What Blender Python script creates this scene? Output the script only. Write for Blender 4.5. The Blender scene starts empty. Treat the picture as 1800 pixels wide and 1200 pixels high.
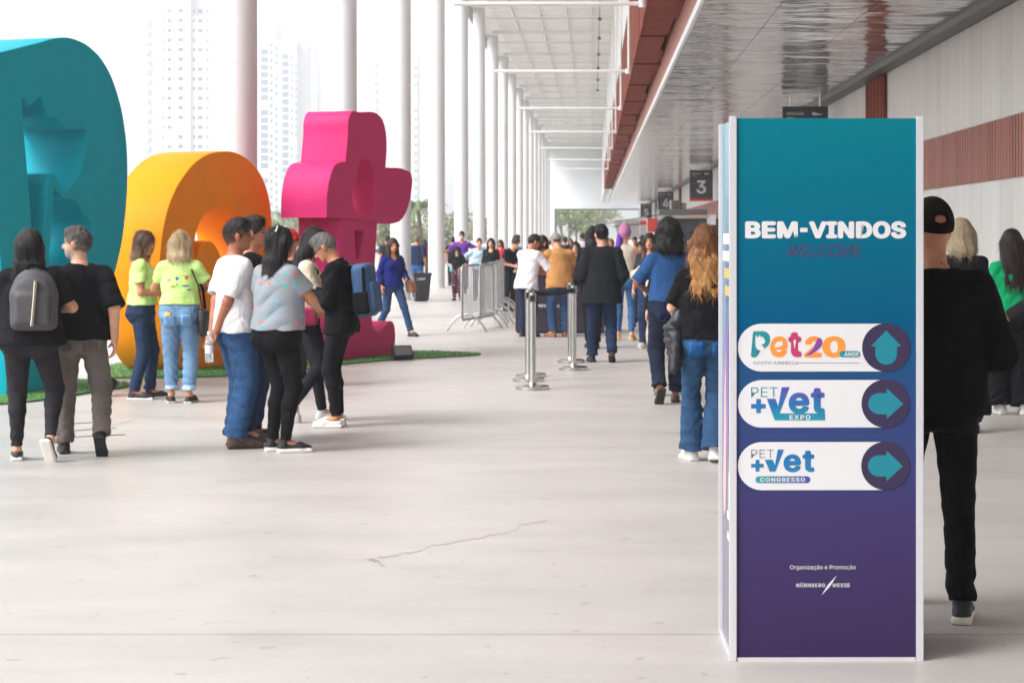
import bpy, bmesh, math, random
import numpy as np
from mathutils import Matrix, Vector
R_ = math.radians
C = bpy.context.scene.collection
SC = bpy.context.scene
random.seed(7); np.random.seed(7)

# ------------------------------------------------------------------ camera, world, sun, exposure
F, VPX, HOR, CH = 3400.0, 1043.0, 415.0, 1.59      # focal length in photo pixels, vanishing point, horizon, eye height
cd = bpy.data.cameras.new('camera'); cam = bpy.data.objects.new('camera', cd); C.objects.link(cam)
cam.location = (0, 0, CH); cam.rotation_euler = (R_(90), 0, 0)
cd.sensor_width = 36; cd.lens = F/1800*36
cd.shift_x = (900-VPX)/1800; cd.shift_y = -(600-HOR)/1800
cd.clip_start = .1; cd.clip_end = 6000
cd.dof.use_dof = True; cd.dof.focus_distance = 9.5; cd.dof.aperture_fstop = 8.0
SC.camera = cam
w = bpy.data.worlds.new('World'); SC.world = w; w.use_nodes = True
nt = w.node_tree; bg = nt.nodes['Background']
sky = nt.nodes.new('ShaderNodeTexSky'); sky.sky_type = 'NISHITA'; sky.sun_disc = False
SUN_EL, SUN_AZ = 47, 124          # azimuth: degrees anticlockwise from +Y (away); 90 = from the left
sky.sun_elevation = R_(SUN_EL); sky.sun_rotation = R_(-SUN_AZ)
sky.air_density = 1.0; sky.dust_density = 2.5; sky.ozone_density = 1.0; sky.altitude = 0
hs = nt.nodes.new('ShaderNodeHueSaturation'); hs.inputs['Saturation'].default_value = .15
nt.links.new(sky.outputs[0], hs.inputs['Color']); nt.links.new(hs.outputs[0], bg.inputs[0])
bg.inputs[1].default_value = .15
sd = bpy.data.lights.new('sun', 'SUN'); sd.energy = .86; sd.angle = R_(24); sd.color = (1, .98, .95)
sun = bpy.data.objects.new('sun', sd); C.objects.link(sun); sun.location = (-30, 0, 60)
d_ = Vector((-math.sin(R_(SUN_AZ))*math.cos(R_(SUN_EL)), math.cos(R_(SUN_AZ))*math.cos(R_(SUN_EL)), math.sin(R_(SUN_EL))))
sun.rotation_euler = d_.to_track_quat('Z', 'Y').to_euler()
SC.view_settings.view_transform = 'Standard'; SC.view_settings.look = 'None'
SC.view_settings.exposure = 1.72; SC.view_settings.gamma = 1
SC.cycles.use_denoising = True
SC.cycles.max_bounces = 8; SC.cycles.diffuse_bounces = 5

# ------------------------------------------------------------------ small helpers
def gp(px, py):                      # a photo pixel on the ground -> its place on the ground
    Y = CH*F/(py-HOR); return ((px-VPX)/F*Y, Y)
def at(px, py, Y):                   # a photo pixel at a known distance -> its place
    return ((px-VPX)/F*Y, Y, CH-(py-HOR)/F*Y)
def lin(c):
    if isinstance(c, str):
        c = c.lstrip('#'); c = [int(c[i:i+2], 16)/255 for i in (0, 2, 4)]
    return tuple(((v/12.92) if v <= .04045 else ((v+.055)/1.055)**2.4) for v in c[:3])
MATS = {}
def mat(name, col, rough=.6, metal=0., noise=0., nscale=8., bump=0., bscale=60., stretch=(1, 1, 1), spec=.5, sheen=0., trans=0., coat=0., emit=0., coords='Object'):
    """principled material; colour gently mottled by noise, fine bump"""
    key = (name, tuple(col) if not isinstance(col, str) else col)
    if key in MATS: return MATS[key]
    m = bpy.data.materials.new(name); m.use_nodes = True; t = m.node_tree
    b = t.nodes['Principled BSDF']
    c = lin(col) if isinstance(col, str) else tuple(col)
    b.inputs['Base Color'].default_value = (*c, 1); b.inputs['Roughness'].default_value = rough
    b.inputs['Metallic'].default_value = metal; b.inputs['Specular IOR Level'].default_value = spec
    if sheen: b.inputs['Sheen Weight'].default_value = sheen
    if trans: b.inputs['Transmission Weight'].default_value = trans
    if coat: b.inputs['Coat Weight'].default_value = coat
    if emit: b.inputs['Emission Color'].default_value = (*c, 1); b.inputs['Emission Strength'].default_value = emit
    if noise or bump:
        tc = t.nodes.new('ShaderNodeTexCoord'); mp = t.nodes.new('ShaderNodeMapping'); mp.inputs['Scale'].default_value = stretch
        t.links.new(tc.outputs[coords], mp.inputs[0])
    if noise:
        n = t.nodes.new('ShaderNodeTexNoise'); n.inputs['Scale'].default_value = nscale; n.inputs['Detail'].default_value = 5
        t.links.new(mp.outputs[0], n.inputs['Vector'])
        rmp = t.nodes.new('ShaderNodeMapRange'); rmp.inputs['From Min'].default_value = .3; rmp.inputs['From Max'].default_value = .7
        rmp.inputs['To Min'].default_value = 1-noise; rmp.inputs['To Max'].default_value = 1+noise
        t.links.new(n.outputs[0], rmp.inputs[0])
        vm = t.nodes.new('ShaderNodeVectorMath'); vm.operation = 'SCALE'; vm.inputs[0].default_value = c
        t.links.new(rmp.outputs[0], vm.inputs['Scale']); t.links.new(vm.outputs[0], b.inputs['Base Color'])
    if bump:
        n2 = t.nodes.new('ShaderNodeTexNoise'); n2.inputs['Scale'].default_value = bscale; n2.inputs['Detail'].default_value = 3
        t.links.new(mp.outputs[0], n2.inputs['Vector'])
        bp = t.nodes.new('ShaderNodeBump'); bp.inputs['Strength'].default_value = bump; bp.inputs['Distance'].default_value = .01
        t.links.new(n2.outputs[0], bp.inputs['Height']); t.links.new(bp.outputs[0], b.inputs['Normal'])
    MATS[key] = m; return m
def fabric(name, col, rough, var, vscale, wear):
    """woven cloth: blotchy wear, creases at two sizes, paler on worn crests (denim)"""
    key = (name, col)
    if key in MATS: return MATS[key]
    m = bpy.data.materials.new(name); m.use_nodes = True; t = m.node_tree; b = t.nodes['Principled BSDF']; N = t.nodes.new; L = t.links.new
    c = lin(col); b.inputs['Roughness'].default_value = rough; b.inputs['Specular IOR Level'].default_value = .12
    tc = N('ShaderNodeTexCoord'); mp = N('ShaderNodeMapping'); mp.inputs['Scale'].default_value = (1, 1, .7); mp.inputs['Rotation'].default_value = (.3, .2, 0); L(tc.outputs['Object'], mp.inputs[0])
    def noise(s, d, dist=0.):
        n = N('ShaderNodeTexNoise'); n.inputs['Scale'].default_value = s; n.inputs['Detail'].default_value = d; n.inputs['Distortion'].default_value = dist; L(mp.outputs[0], n.inputs['Vector']); return n.outputs[0]
    def rng(s, a, b_, x, y):
        r = N('ShaderNodeMapRange'); r.inputs['From Min'].default_value = a; r.inputs['From Max'].default_value = b_; r.inputs['To Min'].default_value = x; r.inputs['To Max'].default_value = y; L(s, r.inputs[0]); return r.outputs[0]
    def op(o, s, q):
        k = N('ShaderNodeMath'); k.operation = o; L(s, k.inputs[0])
        if isinstance(q, float): k.inputs[1].default_value = q
        else: L(q, k.inputs[1])
        return k.outputs[0]
    f = op('MULTIPLY', rng(noise(vscale, 4, .6), .3, .7, 1-var, 1+var), rng(noise(120, 2), .3, .7, .9, 1.1))
    if wear:
        g = N('ShaderNodeNewGeometry'); f = op('MULTIPLY', f, rng(g.outputs['Pointiness'], .44, .58, .72, 1.7))
    vm = N('ShaderNodeVectorMath'); vm.operation = 'SCALE'; vm.inputs[0].default_value = c; L(f, vm.inputs['Scale']); L(vm.outputs[0], b.inputs['Base Color'])
    h = op('ADD', noise(6.5, 4, 1.1), op('MULTIPLY', noise(45, 3), .12))
    bp = N('ShaderNodeBump'); bp.inputs['Strength'].default_value = .7; bp.inputs['Distance'].default_value = .04; L(h, bp.inputs['Height']); L(bp.outputs[0], b.inputs['Normal'])
    MATS[key] = m; return m
def cloth(col, rough=.85): return fabric('cloth', col, rough, .14, 6., False)
def denim(col): return fabric('denim', col, .85, .24, 4., True)

def raw_mesh(name, V, Q, mats, mi=None, smooth=True, sharp=None):
    """mesh from arrays: V (n,3); Q list of faces or an (m,k) array"""
    me = bpy.data.meshes.new(name)
    if isinstance(Q, np.ndarray):
        k = Q.shape[1]; me.vertices.add(len(V)); me.vertices.foreach_set('co', np.asarray(V, np.float32).ravel())
        me.loops.add(Q.size); me.loops.foreach_set('vertex_index', Q.astype(np.int32).ravel())
        me.polygons.add(len(Q)); me.polygons.foreach_set('loop_start', np.arange(0, Q.size, k, dtype=np.int32))
        me.polygons.foreach_set('loop_total', np.full(len(Q), k, np.int32)); me.update(calc_edges=True)
    else:
        me.from_pydata([tuple(v) for v in V], [], Q); me.update()
    for m in (mats if isinstance(mats, (list, tuple)) else [mats]): me.materials.append(m)
    n = len(me.polygons)
    if mi is not None: me.polygons.foreach_set('material_index', np.asarray(mi, np.int32))
    me.polygons.foreach_set('use_smooth', np.full(n, bool(smooth)))
    if sharp is not None: me.set_sharp_from_angle(angle=R_(sharp))
    return me
def tag(o, label=None, cat=None, group=None, kind=None):
    for k, v in (('label', label), ('category', cat), ('group', group), ('kind', kind)):
        if v: o[k] = v
    return o
def link(name, me, parent=None, loc=None):
    o = bpy.data.objects.new(name, me); C.objects.link(o)
    if parent is not None: o.parent = parent
    if loc is not None: o.location = loc
    return o
def empty(name, loc, label=None, cat=None, group=None, rz=0.):
    o = bpy.data.objects.new(name, None); C.objects.link(o); o.location = loc; o.rotation_euler = (0, 0, rz)
    o.empty_display_size = .2
    return tag(o, label, cat, group)
class MB:
    """collects boxes, tubes, prisms, lathes; builds ONE mesh"""
    def __init__(s): s.v = []; s.f = []; s.m = []
    def add(s, V, Fc, m=0):
        o = len(s.v); s.v += [tuple(map(float, p)) for p in V]; s.f += [[i+o for i in f] for f in Fc]; s.m += [m]*len(Fc); return s
    def box(s, lo, hi, m=0, M=None):
        (x0, y0, z0), (x1, y1, z1) = lo, hi
        V = [(x0,y0,z0),(x1,y0,z0),(x1,y1,z0),(x0,y1,z0),(x0,y0,z1),(x1,y0,z1),(x1,y1,z1),(x0,y1,z1)]
        if M is not None: V = [tuple(M @ Vector(p)) for p in V]
        return s.add(V, [(0,3,2,1),(4,5,6,7),(0,1,5,4),(1,2,6,5),(2,3,7,6),(3,0,4,7)], m)
    def tube(s, pts, r, n=8, m=0, cyclic=False, flat=1.):
        P = [Vector(p) for p in pts]; N = len(P); rings = []
        up = Vector((0, 0, 1)); prev = None
        for i in range(N):
            a = P[i-1] if (i > 0 or cyclic) else P[i]; b = P[(i+1) % N] if (i < N-1 or cyclic) else P[i]
            t = (b-a).normalized()
            if prev is None:
                x = t.cross(up)
                if x.length < .1: x = t.cross(Vector((1, 0, 0)))
            else: x = prev - t*prev.dot(t)
            x.normalize(); prev = x; y = t.cross(x)
            rr = r[i] if isinstance(r, (list, tuple)) else r
            rings.append([P[i]+x*rr*math.cos(2*math.pi*k/n)+y*rr*flat*math.sin(2*math.pi*k/n) for k in range(n)])
        V = [p for rg in rings for p in rg]; Fc = []
        for i in range(N if cyclic else N-1):
            j = (i+1) % N
            for k in range(n): Fc.append((i*n+k, i*n+(k+1) % n, j*n+(k+1) % n, j*n+k))
        if not cyclic: Fc += [tuple(range(n))[::-1], tuple((N-1)*n+k for k in range(n))]
        return s.add(V, Fc, m)
    def lathe(s, prof, c=(0, 0, 0), n=24, m=0):
        V = []; Fc = []
        for r, z in prof:
            V += [(c[0]+r*math.cos(2*math.pi*k/n), c[1]+r*math.sin(2*math.pi*k/n), c[2]+z) for k in range(n)]
        for i in range(len(prof)-1):
            for k in range(n): Fc.append((i*n+k, i*n+(k+1) % n, (i+1)*n+(k+1) % n, (i+1)*n+k))
        Fc += [tuple(range(n))[::-1], tuple((len(prof)-1)*n+k for k in range(n))]
        return s.add(V, Fc, m)
    def build(s, name, mats, parent=None, loc=None, smooth=False, sharp=35):
        me = raw_mesh(name, s.v, s.f, mats, s.m, smooth=smooth, sharp=sharp if smooth else None)
        return link(name, me, parent, loc)
def bevel(o, w=.01, seg=2):
    md = o.modifiers.new('bevel', 'BEVEL'); md.width = w; md.segments = seg; md.limit_method = 'ANGLE'; return o
def curve_mesh(name, splines, depth, mats, bev=0., res=6):
    """2D outlines (with holes) filled and extruded; a point may carry a third value 1 = sharp corner"""
    cu = bpy.data.curves.new(name, 'CURVE'); cu.dimensions = '2D'; cu.fill_mode = 'BOTH'
    cu.extrude = depth/2; cu.bevel_depth = bev; cu.bevel_resolution = 2; cu.resolution_u = res
    for pts in splines:
        sp = cu.splines.new('BEZIER'); sp.bezier_points.add(len(pts)-1); sp.use_cyclic_u = True
        for b, p in zip(sp.bezier_points, pts):
            b.co = (p[0], p[1], 0); ht = 'VECTOR' if len(p) > 2 and p[2] else 'AUTO'
            b.handle_left_type = ht; b.handle_right_type = ht
    return curve_to_mesh(cu, name, mats)
def curve_to_mesh(cu, name, mats):
    o = bpy.data.objects.new('tmp', cu); C.objects.link(o)
    dg = bpy.context.evaluated_depsgraph_get(); dg.update()
    me = bpy.data.meshes.new_from_object(o.evaluated_get(dg)); me.name = name
    bpy.data.objects.remove(o); bpy.data.curves.remove(cu)
    me.materials.clear()
    for m in (mats if isinstance(mats, (list, tuple)) else [mats]): me.materials.append(m)
    return me
try: SANS = bpy.data.fonts.load(bpy.utils.system_resource('DATAFILES', path='fonts')+'/Inter.woff2')   # the sans that ships with Blender
except Exception: SANS = None
CAP = None
def text_mesh(s, height, mats, bold=0., shear=0., depth=.001, width=None, spacing=1.):
    """lettering as a flat mesh centred on its own origin; cap height and total width in metres"""
    global CAP
    if CAP is None:                  # cap height of the font, from a plain H
        CAP = .7; q = bpy.data.curves.new('text', 'FONT'); q.body = 'H'; q.size = 1; q.font = SANS or q.font; hm_ = curve_to_mesh(q, 'h', mats); CAP = max(v.co.y for v in hm_.vertices); bpy.data.meshes.remove(hm_)
    bold *= CAP/.73
    cu = bpy.data.curves.new('text', 'FONT'); cu.body = s; cu.size = 1; cu.font = SANS or cu.font; cu.shear = shear; cu.offset = min(bold, 0)
    cu.extrude = 0 if bold > 0 else .001; cu.space_character = spacing*(1+1.6*max(bold, 0)); cu.resolution_u = 4
    me = curve_to_mesh(cu, 'lettering', mats)
    co = np.empty(len(me.vertices)*3, np.float32); me.vertices.foreach_get('co', co); co = co.reshape(-1, 3)
    if bold > 0:                    # heavy weight: the outline thickened in every direction
        Fc = [list(p.vertices) for p in me.polygons]; V = []; Q = []
        for i, a in enumerate(np.linspace(0, 2*math.pi, 13)[:-1]):
            V.append(co+np.array([bold*1.25*math.cos(a), bold*math.sin(a), .0004*(i+1)])); Q += [[v+len(co)*i for v in f] for f in Fc]
        bpy.data.meshes.remove(me); co = np.concatenate(V); me = raw_mesh('lettering', co, Q, mats, smooth=False)
    lo, hi = co.min(0), co.max(0)
    k = height/(CAP+2*max(bold, 0)); kx = k if width is None else width/(hi[0]-lo[0])
    co[:, 0] = (co[:, 0]-(lo[0]+hi[0])/2)*kx; co[:, 1] = (co[:, 1]-CAP/2)*k
    co[:, 2] *= (.1 if bold > 0 else depth/.002)
    me.vertices.foreach_set('co', co.ravel().astype(np.float32)); me.update(); return me
# ------------------------------------------------------------------ ground
def ground_mat():
    m = bpy.data.materials.new('polished_concrete'); m.use_nodes = True; t = m.node_tree; b = t.nodes['Principled BSDF']; N = t.nodes.new; L = t.links.new
    tc = N('ShaderNodeTexCoord')
    def noise(sc, det, st=(1, 1, 1)):
        mp = N('ShaderNodeMapping'); mp.inputs['Scale'].default_value = st; L(tc.outputs['Object'], mp.inputs[0])
        n = N('ShaderNodeTexNoise'); n.inputs['Scale'].default_value = sc; n.inputs['Detail'].default_value = det; L(mp.outputs[0], n.inputs['Vector']); return n.outputs[0]
    def rng(s, a, b_, c, d):
        r = N('ShaderNodeMapRange'); r.inputs['From Min'].default_value = a; r.inputs['From Max'].default_value = b_; r.inputs['To Min'].default_value = c; r.inputs['To Max'].default_value = d; L(s, r.inputs[0]); return r.outputs[0]
    def mul(a, b_):
        x = N('ShaderNodeMath'); x.operation = 'MULTIPLY'; L(a, x.inputs[0])
        if isinstance(b_, float): x.inputs[1].default_value = b_
        else: L(b_, x.inputs[1])
        return x.outputs[0]
    f = mul(rng(noise(.35, 6), .3, .7, .93, 1.05), rng(noise(3.2, 8, (.5, 1, 1)), .35, .7, 1.02, .95))
    f = mul(f, rng(noise(40, 4), .3, .7, .97, 1.03))
    f = mul(f, rng(noise(2.2, 5, (.45, 1.1, 1)), .60, .72, 1.0, .91))        # scuffs dragged across
    f = mul(f, rng(noise(9, 2), .68, .73, 1.0, .74))                        # small spots
    sx = N('ShaderNodeSeparateXYZ'); L(tc.outputs['Object'], sx.inputs[0])
    def joint(out, per, off, wd):
        a = N('ShaderNodeMath'); a.operation = 'ADD'; a.inputs[1].default_value = -off+per*100+per/2; L(out, a.inputs[0])
        q = N('ShaderNodeMath'); q.operation = 'MODULO'; q.inputs[1].default_value = per; L(a.outputs[0], q.inputs[0])
        s = N('ShaderNodeMath'); s.operation = 'SUBTRACT'; s.inputs[1].default_value = per/2; L(q.outputs[0], s.inputs[0])
        ab = N('ShaderNodeMath'); ab.operation = 'ABSOLUTE'; L(s.outputs[0], ab.inputs[0]); return rng(ab.outputs[0], wd*.5, wd, .62, 1.)
    f = mul(f, rng(noise(.9, 7, (.35, 1, 1)), .52, .66, 1.0, .93))          # broad worn patches
    f = mul(f, rng(noise(5.5, 4, (.22, 1.4, 1)), .68, .73, 1.0, .88))       # thin drag marks
    f = mul(f, joint(sx.outputs[1], 6.85, 7.73, .012))
    vm = N('ShaderNodeVectorMath'); vm.operation = 'SCALE'; vm.inputs[0].default_value = (.435, .410, .389); L(f, vm.inputs['Scale']); L(vm.outputs[0], b.inputs['Base Color'])
    L(rng(noise(1.5, 5, (.4, 1, 1)), .3, .7, .34, .52), b.inputs['Roughness']); b.inputs['Specular IOR Level'].default_value = .4
    return m
g = MB(); g.add([(-1200, -170, 0), (1200, -170, 0), (1200, 1500, 0), (-1200, 1500, 0)], [(0, 1, 2, 3)])
tag(g.build('ground', ground_mat()), kind='structure')
cr = MB(); rnd = random.Random(3)
def crack(pts, wd):
    P = [Vector((*gp(*p), .003)) for p in pts]; out = []
    for a, b in zip(P, P[1:]):
        for k in range(6): out.append(a.lerp(b, k/6)+Vector((rnd.uniform(-.012, .012), rnd.uniform(-.05, .05), 0)))
    for i in range(len(out)-1):
        a, b = out[i], out[i+1]; n = Vector((0, 1, 0)); h = wd*rnd.uniform(.4, 1.1)
        cr.add([a-n*h, b-n*h, b+n*h, a+n*h], [(0, 1, 2, 3)])
crack([(645, 984), (690, 976), (735, 968), (765, 957), (800, 954), (840, 946), (875, 938), (905, 932), (918, 922), (970, 914)], .009)
crack([(648, 984), (668, 989), (680, 1000)], .01)
tag(cr.build('floor_crack', mat('crack', (.27, .25, .235), .9)), kind='structure')
hl = MB()
for a, b in (((128, 757), (203, 752)), ((130, 768), (220, 764)), ((190, 750), (234, 739)), ((120, 745), (180, 742)), ((203, 752), (228, 741))):
    A = Vector((*gp(*a), .004)); B = Vector((*gp(*b), .004)); hl.add([A-Vector((0, .02, 0)), B-Vector((0, .02, 0)), B+Vector((0, .02, 0)), A+Vector((0, .02, 0))], [(0, 1, 2, 3)])
tag(hl.build('floor_hatch', mat('hatch_edge', '#2c2826', .7)), kind='structure')

# ------------------------------------------------------------------ exhibition hall
XC, YE, ZC = -4.81, 212., 11.6
M_white = mat('white_paint', (.78, .78, .77), .45, noise=.03, nscale=2); M_panel = mat('wall_panel', (.60, .585, .56), .5, noise=.09, nscale=1.2, stretch=(1, 1, .1))
M_ceil = mat('ceiling_sheet', (.86, .855, .83), .32, noise=.05, nscale=.6, bump=.25, bscale=6, stretch=(1, 12, 1), spec=.6)
M_rust = mat('rust_mesh', (.21, .042, .022), .75, spec=.2, noise=.22, nscale=1.1, bump=.4, bscale=110); M_rust2 = mat('lit_rust', (.40, .17, .125), .6, noise=.12, nscale=1.5, stretch=(1, .2, 1))
def silver():
    m = bpy.data.materials.new('mirror_sheet'); m.use_nodes = True; t = m.node_tree; b = t.nodes['Principled BSDF']; N = t.nodes.new; L = t.links.new
    b.inputs['Metallic'].default_value = 1; b.inputs['Base Color'].default_value = (.64, .64, .65, 1); b.inputs['Roughness'].default_value = .13
    tc = N('ShaderNodeTexCoord'); hts = []
    for sc, st, wt in ((1.0, (.35, .6, 1), 1.5), (1.0, (.9, 2.0, 1), .55), (1, (1.2, 6, 1), .05)):
        mp = N('ShaderNodeMapping'); mp.inputs['Scale'].default_value = st; L(tc.outputs['Object'], mp.inputs[0])
        n = N('ShaderNodeTexNoise'); n.inputs['Scale'].default_value = sc; n.inputs['Detail'].default_value = 3; L(mp.outputs[0], n.inputs['Vector'])
        k = N('ShaderNodeMath'); k.operation = 'MULTIPLY'; k.inputs[1].default_value = wt; L(n.outputs[0], k.inputs[0]); hts.append(k.outputs[0])
    a = hts[0]
    for q in hts[1:]:
        ad = N('ShaderNodeMath'); ad.operation = 'ADD'; L(a, ad.inputs[0]); L(q, ad.inputs[1]); a = ad.outputs[0]
    bp = N('ShaderNodeBump'); bp.inputs['Strength'].default_value = .55; bp.inputs['Distance'].default_value = .19; L(a, bp.inputs['Height']); L(bp.outputs[0], b.inputs['Normal']); return m
M_silver = silver(); M_steel = mat('steel', (.55, .55, .55), .28, metal=1., noise=.1, nscale=6)
M_seam = mat('dark_joint', (.03, .03, .03), .7); M_edge = mat('white_edge', (.8, .8, .8), .4)
hall = empty('exhibition_hall', (4.94, 60, 0), 'long exhibition hall with pale panel wall, silver canopy and rust red mesh boxes', 'hall')
O = Vector((4.94, 60, 0))
def part(name, mb, mats, parent=hall, smooth=False):
    mb.v = [(x-O.x, y-O.y, z-O.z) for x, y, z in mb.v]; return mb.build(name, mats, parent, smooth=smooth)
Y0 = -150.  # hall runs on unseen behind the camera, lengthened to cut light from there
# entrance wall of ribbed pale panels with a rust band and rust uprights
wl = MB(); y = Y0
wl.box((4.94, Y0, 0), (5.2, YE, 4.62))
while y < 120:
    wl.box((4.931, y, 0.02), (4.94, y+.585, 2.26)); wl.box((4.931, y, 3.02), (4.94, y+.585, 4.32)); y += .6
part('wall', wl, M_panel)
bd = MB(); y = Y0
while y < 170:
    wd = .16; bd.box((4.90, y, 2.28), (4.94, y+wd*.62, 3.0)); bd.box((4.918, y+wd*.62, 2.28), (4.94, y+wd, 3.0)); y += wd
part('mesh_band', bd, mat('rust_band', (.33, .135, .10), .6, noise=.34, nscale=1.0, stretch=(1, 2.2, .02), bump=.4, bscale=120))
for yy in (-2, 33.5, 71.5, 109, 151):
    p = MB()
    for k in range(10): p.box((4.87-.012*(k % 2), yy-1.05+k*.21, 3.02), (4.912, yy-1.05+k*.21+.2, 4.3)); p.box((4.87-.012*(k % 2), yy-1.05+k*.21, .02), (4.912, yy-1.05+k*.21+.2, 2.26))
    part('mesh_upright', p, M_rust)
for yy in (71.5, 109, 151):
    p = MB(); p.box((4.84, yy-3.4, .02), (4.868, yy-1.2, 2.2)); part('entrance_door', p, mat('door_glass', (.03, .035, .04), .12))
# canopy: mirror-like sheet underside in panels, white front edge, dark gap at the wall
cz = 4.40
cn = MB(); xs = (1.33, 2.28, 3.42, 4.62)
yy = Y0
while yy < 172:
    for a, b in zip(xs, xs[1:]): cn.box((a+.004, yy+.004, cz), (b-.004, min(yy+6, 172)-.004, cz+.03))
    yy += 6
part('canopy_soffit', cn, M_silver)
cb = MB(); cb.box((1.33, Y0, cz+.034), (5.2, 172, cz+.38)); part('canopy_roof', cb, M_seam)
ce = MB(); ce.box((1.285, Y0, cz-.012), (1.328, 172.2, cz+.10)); part('canopy_edge', ce, M_edge)
cg = MB(); cg.box((4.625, Y0, cz-.10), (4.66, 172, cz+.03)); cg.box((4.70, Y0, cz-.075), (4.93, 172, cz+.03)); part('gutter', cg, mat('gutter_metal', (.09, .085, .08), .5))
# rust boxes over the canopy: stepped soffits and faces, hung behind the tie pipes
rb = MB(); yy = Y0; k = 0; rr = random.Random(5)
while yy < 134:
    ln = 2.6; ins = (.0, .05, .10, .03)[k % 4]
    rb.box((.77, yy+.01, 4.88+.03*(k % 2)), (1.285-ins, yy+ln-.01, 5.3)); yy += ln; k += 1
part('mesh_soffit', rb, M_rust)
rf = MB(); yy = Y0
while yy < 134:
    rf.box((.75+.012*rr.random(), yy+.02, 4.86), (.768, yy+2.58, 6.5)); yy += 2.6
part('mesh_fascia', rf, M_rust)
rs = MB(); yy = Y0
while yy < 134:
    rs.box((1.29, yy+.012, cz+.10), (1.33, yy+3.9-.012, 5.32)); yy += 3.9
part('lit_rust_face', rs, M_rust2)  # rust paled in its colour to stand for light from the open side
re_ = MB(); re_.box((.75, 134.05, 4.86), (1.3, 134.12, 6.5)); part('end_cap', re_, M_rust)
uw = MB(); uw.box((.9, Y0, 5.34), (1.3, YE, ZC)); part('upper_wall', uw, M_white)
# white ceiling with ribs, purlins and cross beams
ce = MB(); ce.box((XC-.55, Y0, ZC), (1.3, YE, ZC+.3)); part('ceiling', ce, M_ceil)
rbm = MB(); yy = Y0
while yy < YE-1:
    rbm.box((XC+.3, yy, ZC-.05), (.9, yy+.5, ZC-.002)); yy += .9
part('ceiling_ribs', rbm, M_ceil)
for x in (-3.6, -2.4, -1.2, -.1): pl = MB(); pl.box((x-.04, Y0, ZC-.17), (x+.04, YE, ZC-.055)); part('purlin', pl, M_white)
cb = MB(); cb.box((XC, -.05, ZC-.36), (.9, .05, ZC-.19)); cbm = raw_mesh('cross_beam', cb.v, cb.f, M_white, smooth=False)
cb = MB(); cb.box((XC, 5.44, ZC-.28), (.9, 5.52, ZC-.18)); cbn = raw_mesh('tie_beam', cb.v, cb.f, M_white, smooth=False)
for n in range(-6, 17): link('cross_beam', cbm, hall, (-O.x, 26.2+11.05*n-O.y, 0)); link('tie_beam', cbn, hall, (-O.x, 26.2+11.05*n-O.y, 0))
fb = MB(); fb.box((XC-.62, Y0, ZC-.55), (XC-.56, YE, ZC+.6)); part('roof_edge', fb, mat('roof_edge_panel', (.48, .48, .46), .5))
for n in range(-1, 7):
    yy = 27.0+11.05*n
    tp = MB(); tp.tube([(-1.95, yy, 4.83), (.66, yy, 4.83)], .03, 8); tp.tube([(.70, yy, 4.80), (.70, yy, 9.2)], .03, 8)
    tp.lathe([(.05, -.05), (.05, .05)], (.68, yy, 4.83), 10); part('tie_pipe', tp, M_white, smooth=True)
for i in range(13):
    yy = 24+i*7.4; sp = MB(); sp.lathe([(.012, .0), (.012, .9)], (.25, yy, ZC-1.5), 6); sp.lathe([(.05, -.08), (.09, 0), (.02, .06)], (.25, yy, ZC-1.5), 10); part('ceiling_lamp', sp, mat('lamp_housing', (.12, .1, .1), .5), smooth=True)
# far end wall with its big opening, frame round it
ew = MB(); ew.box((XC-.5, YE, 0), (-4.25, YE+.4, ZC)); ew.box((-4.25, YE, 4.58), (5.2, YE+.4, ZC))
part('end_wall', ew, mat('end_wall_paint', (.74, .77, .80), .5, noise=.03, nscale=.5))
ef = MB(); ef.box((-4.25, YE-.1, 0), (-4.02, YE+.45, 4.58)); ef.box((-4.02, YE-.1, 4.46), (5.2, YE+.45, 4.58)); part('opening_frame', ef, mat('frame_metal', (.07, .075, .08), .5))
# ------------------------------------------------------------------ round columns along the open side
cm = MB(); cm.lathe([(.285, 0), (.285, .018), (.255, .022), (.255, 3.9), (.251, 3.903), (.251, 3.915), (.255, 3.918), (.255, 7.8), (.251, 7.803), (.251, 7.815), (.255, 7.818), (.255, ZC-.42)], n=48)
cme = raw_mesh('column', cm.v, cm.f, mat('column_paint', (.61, .61, .62), .38, noise=.04, nscale=1.4, stretch=(1, 1, .15)), smooth=True, sharp=40)
for n in range(0, 17):
    o = link('column', cme, None, (XC, 26.2+11.05*n, 0)); tag(o, 'tall round white column in the row along the open side of the walkway', 'column', 'white columns along the open side')

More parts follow.
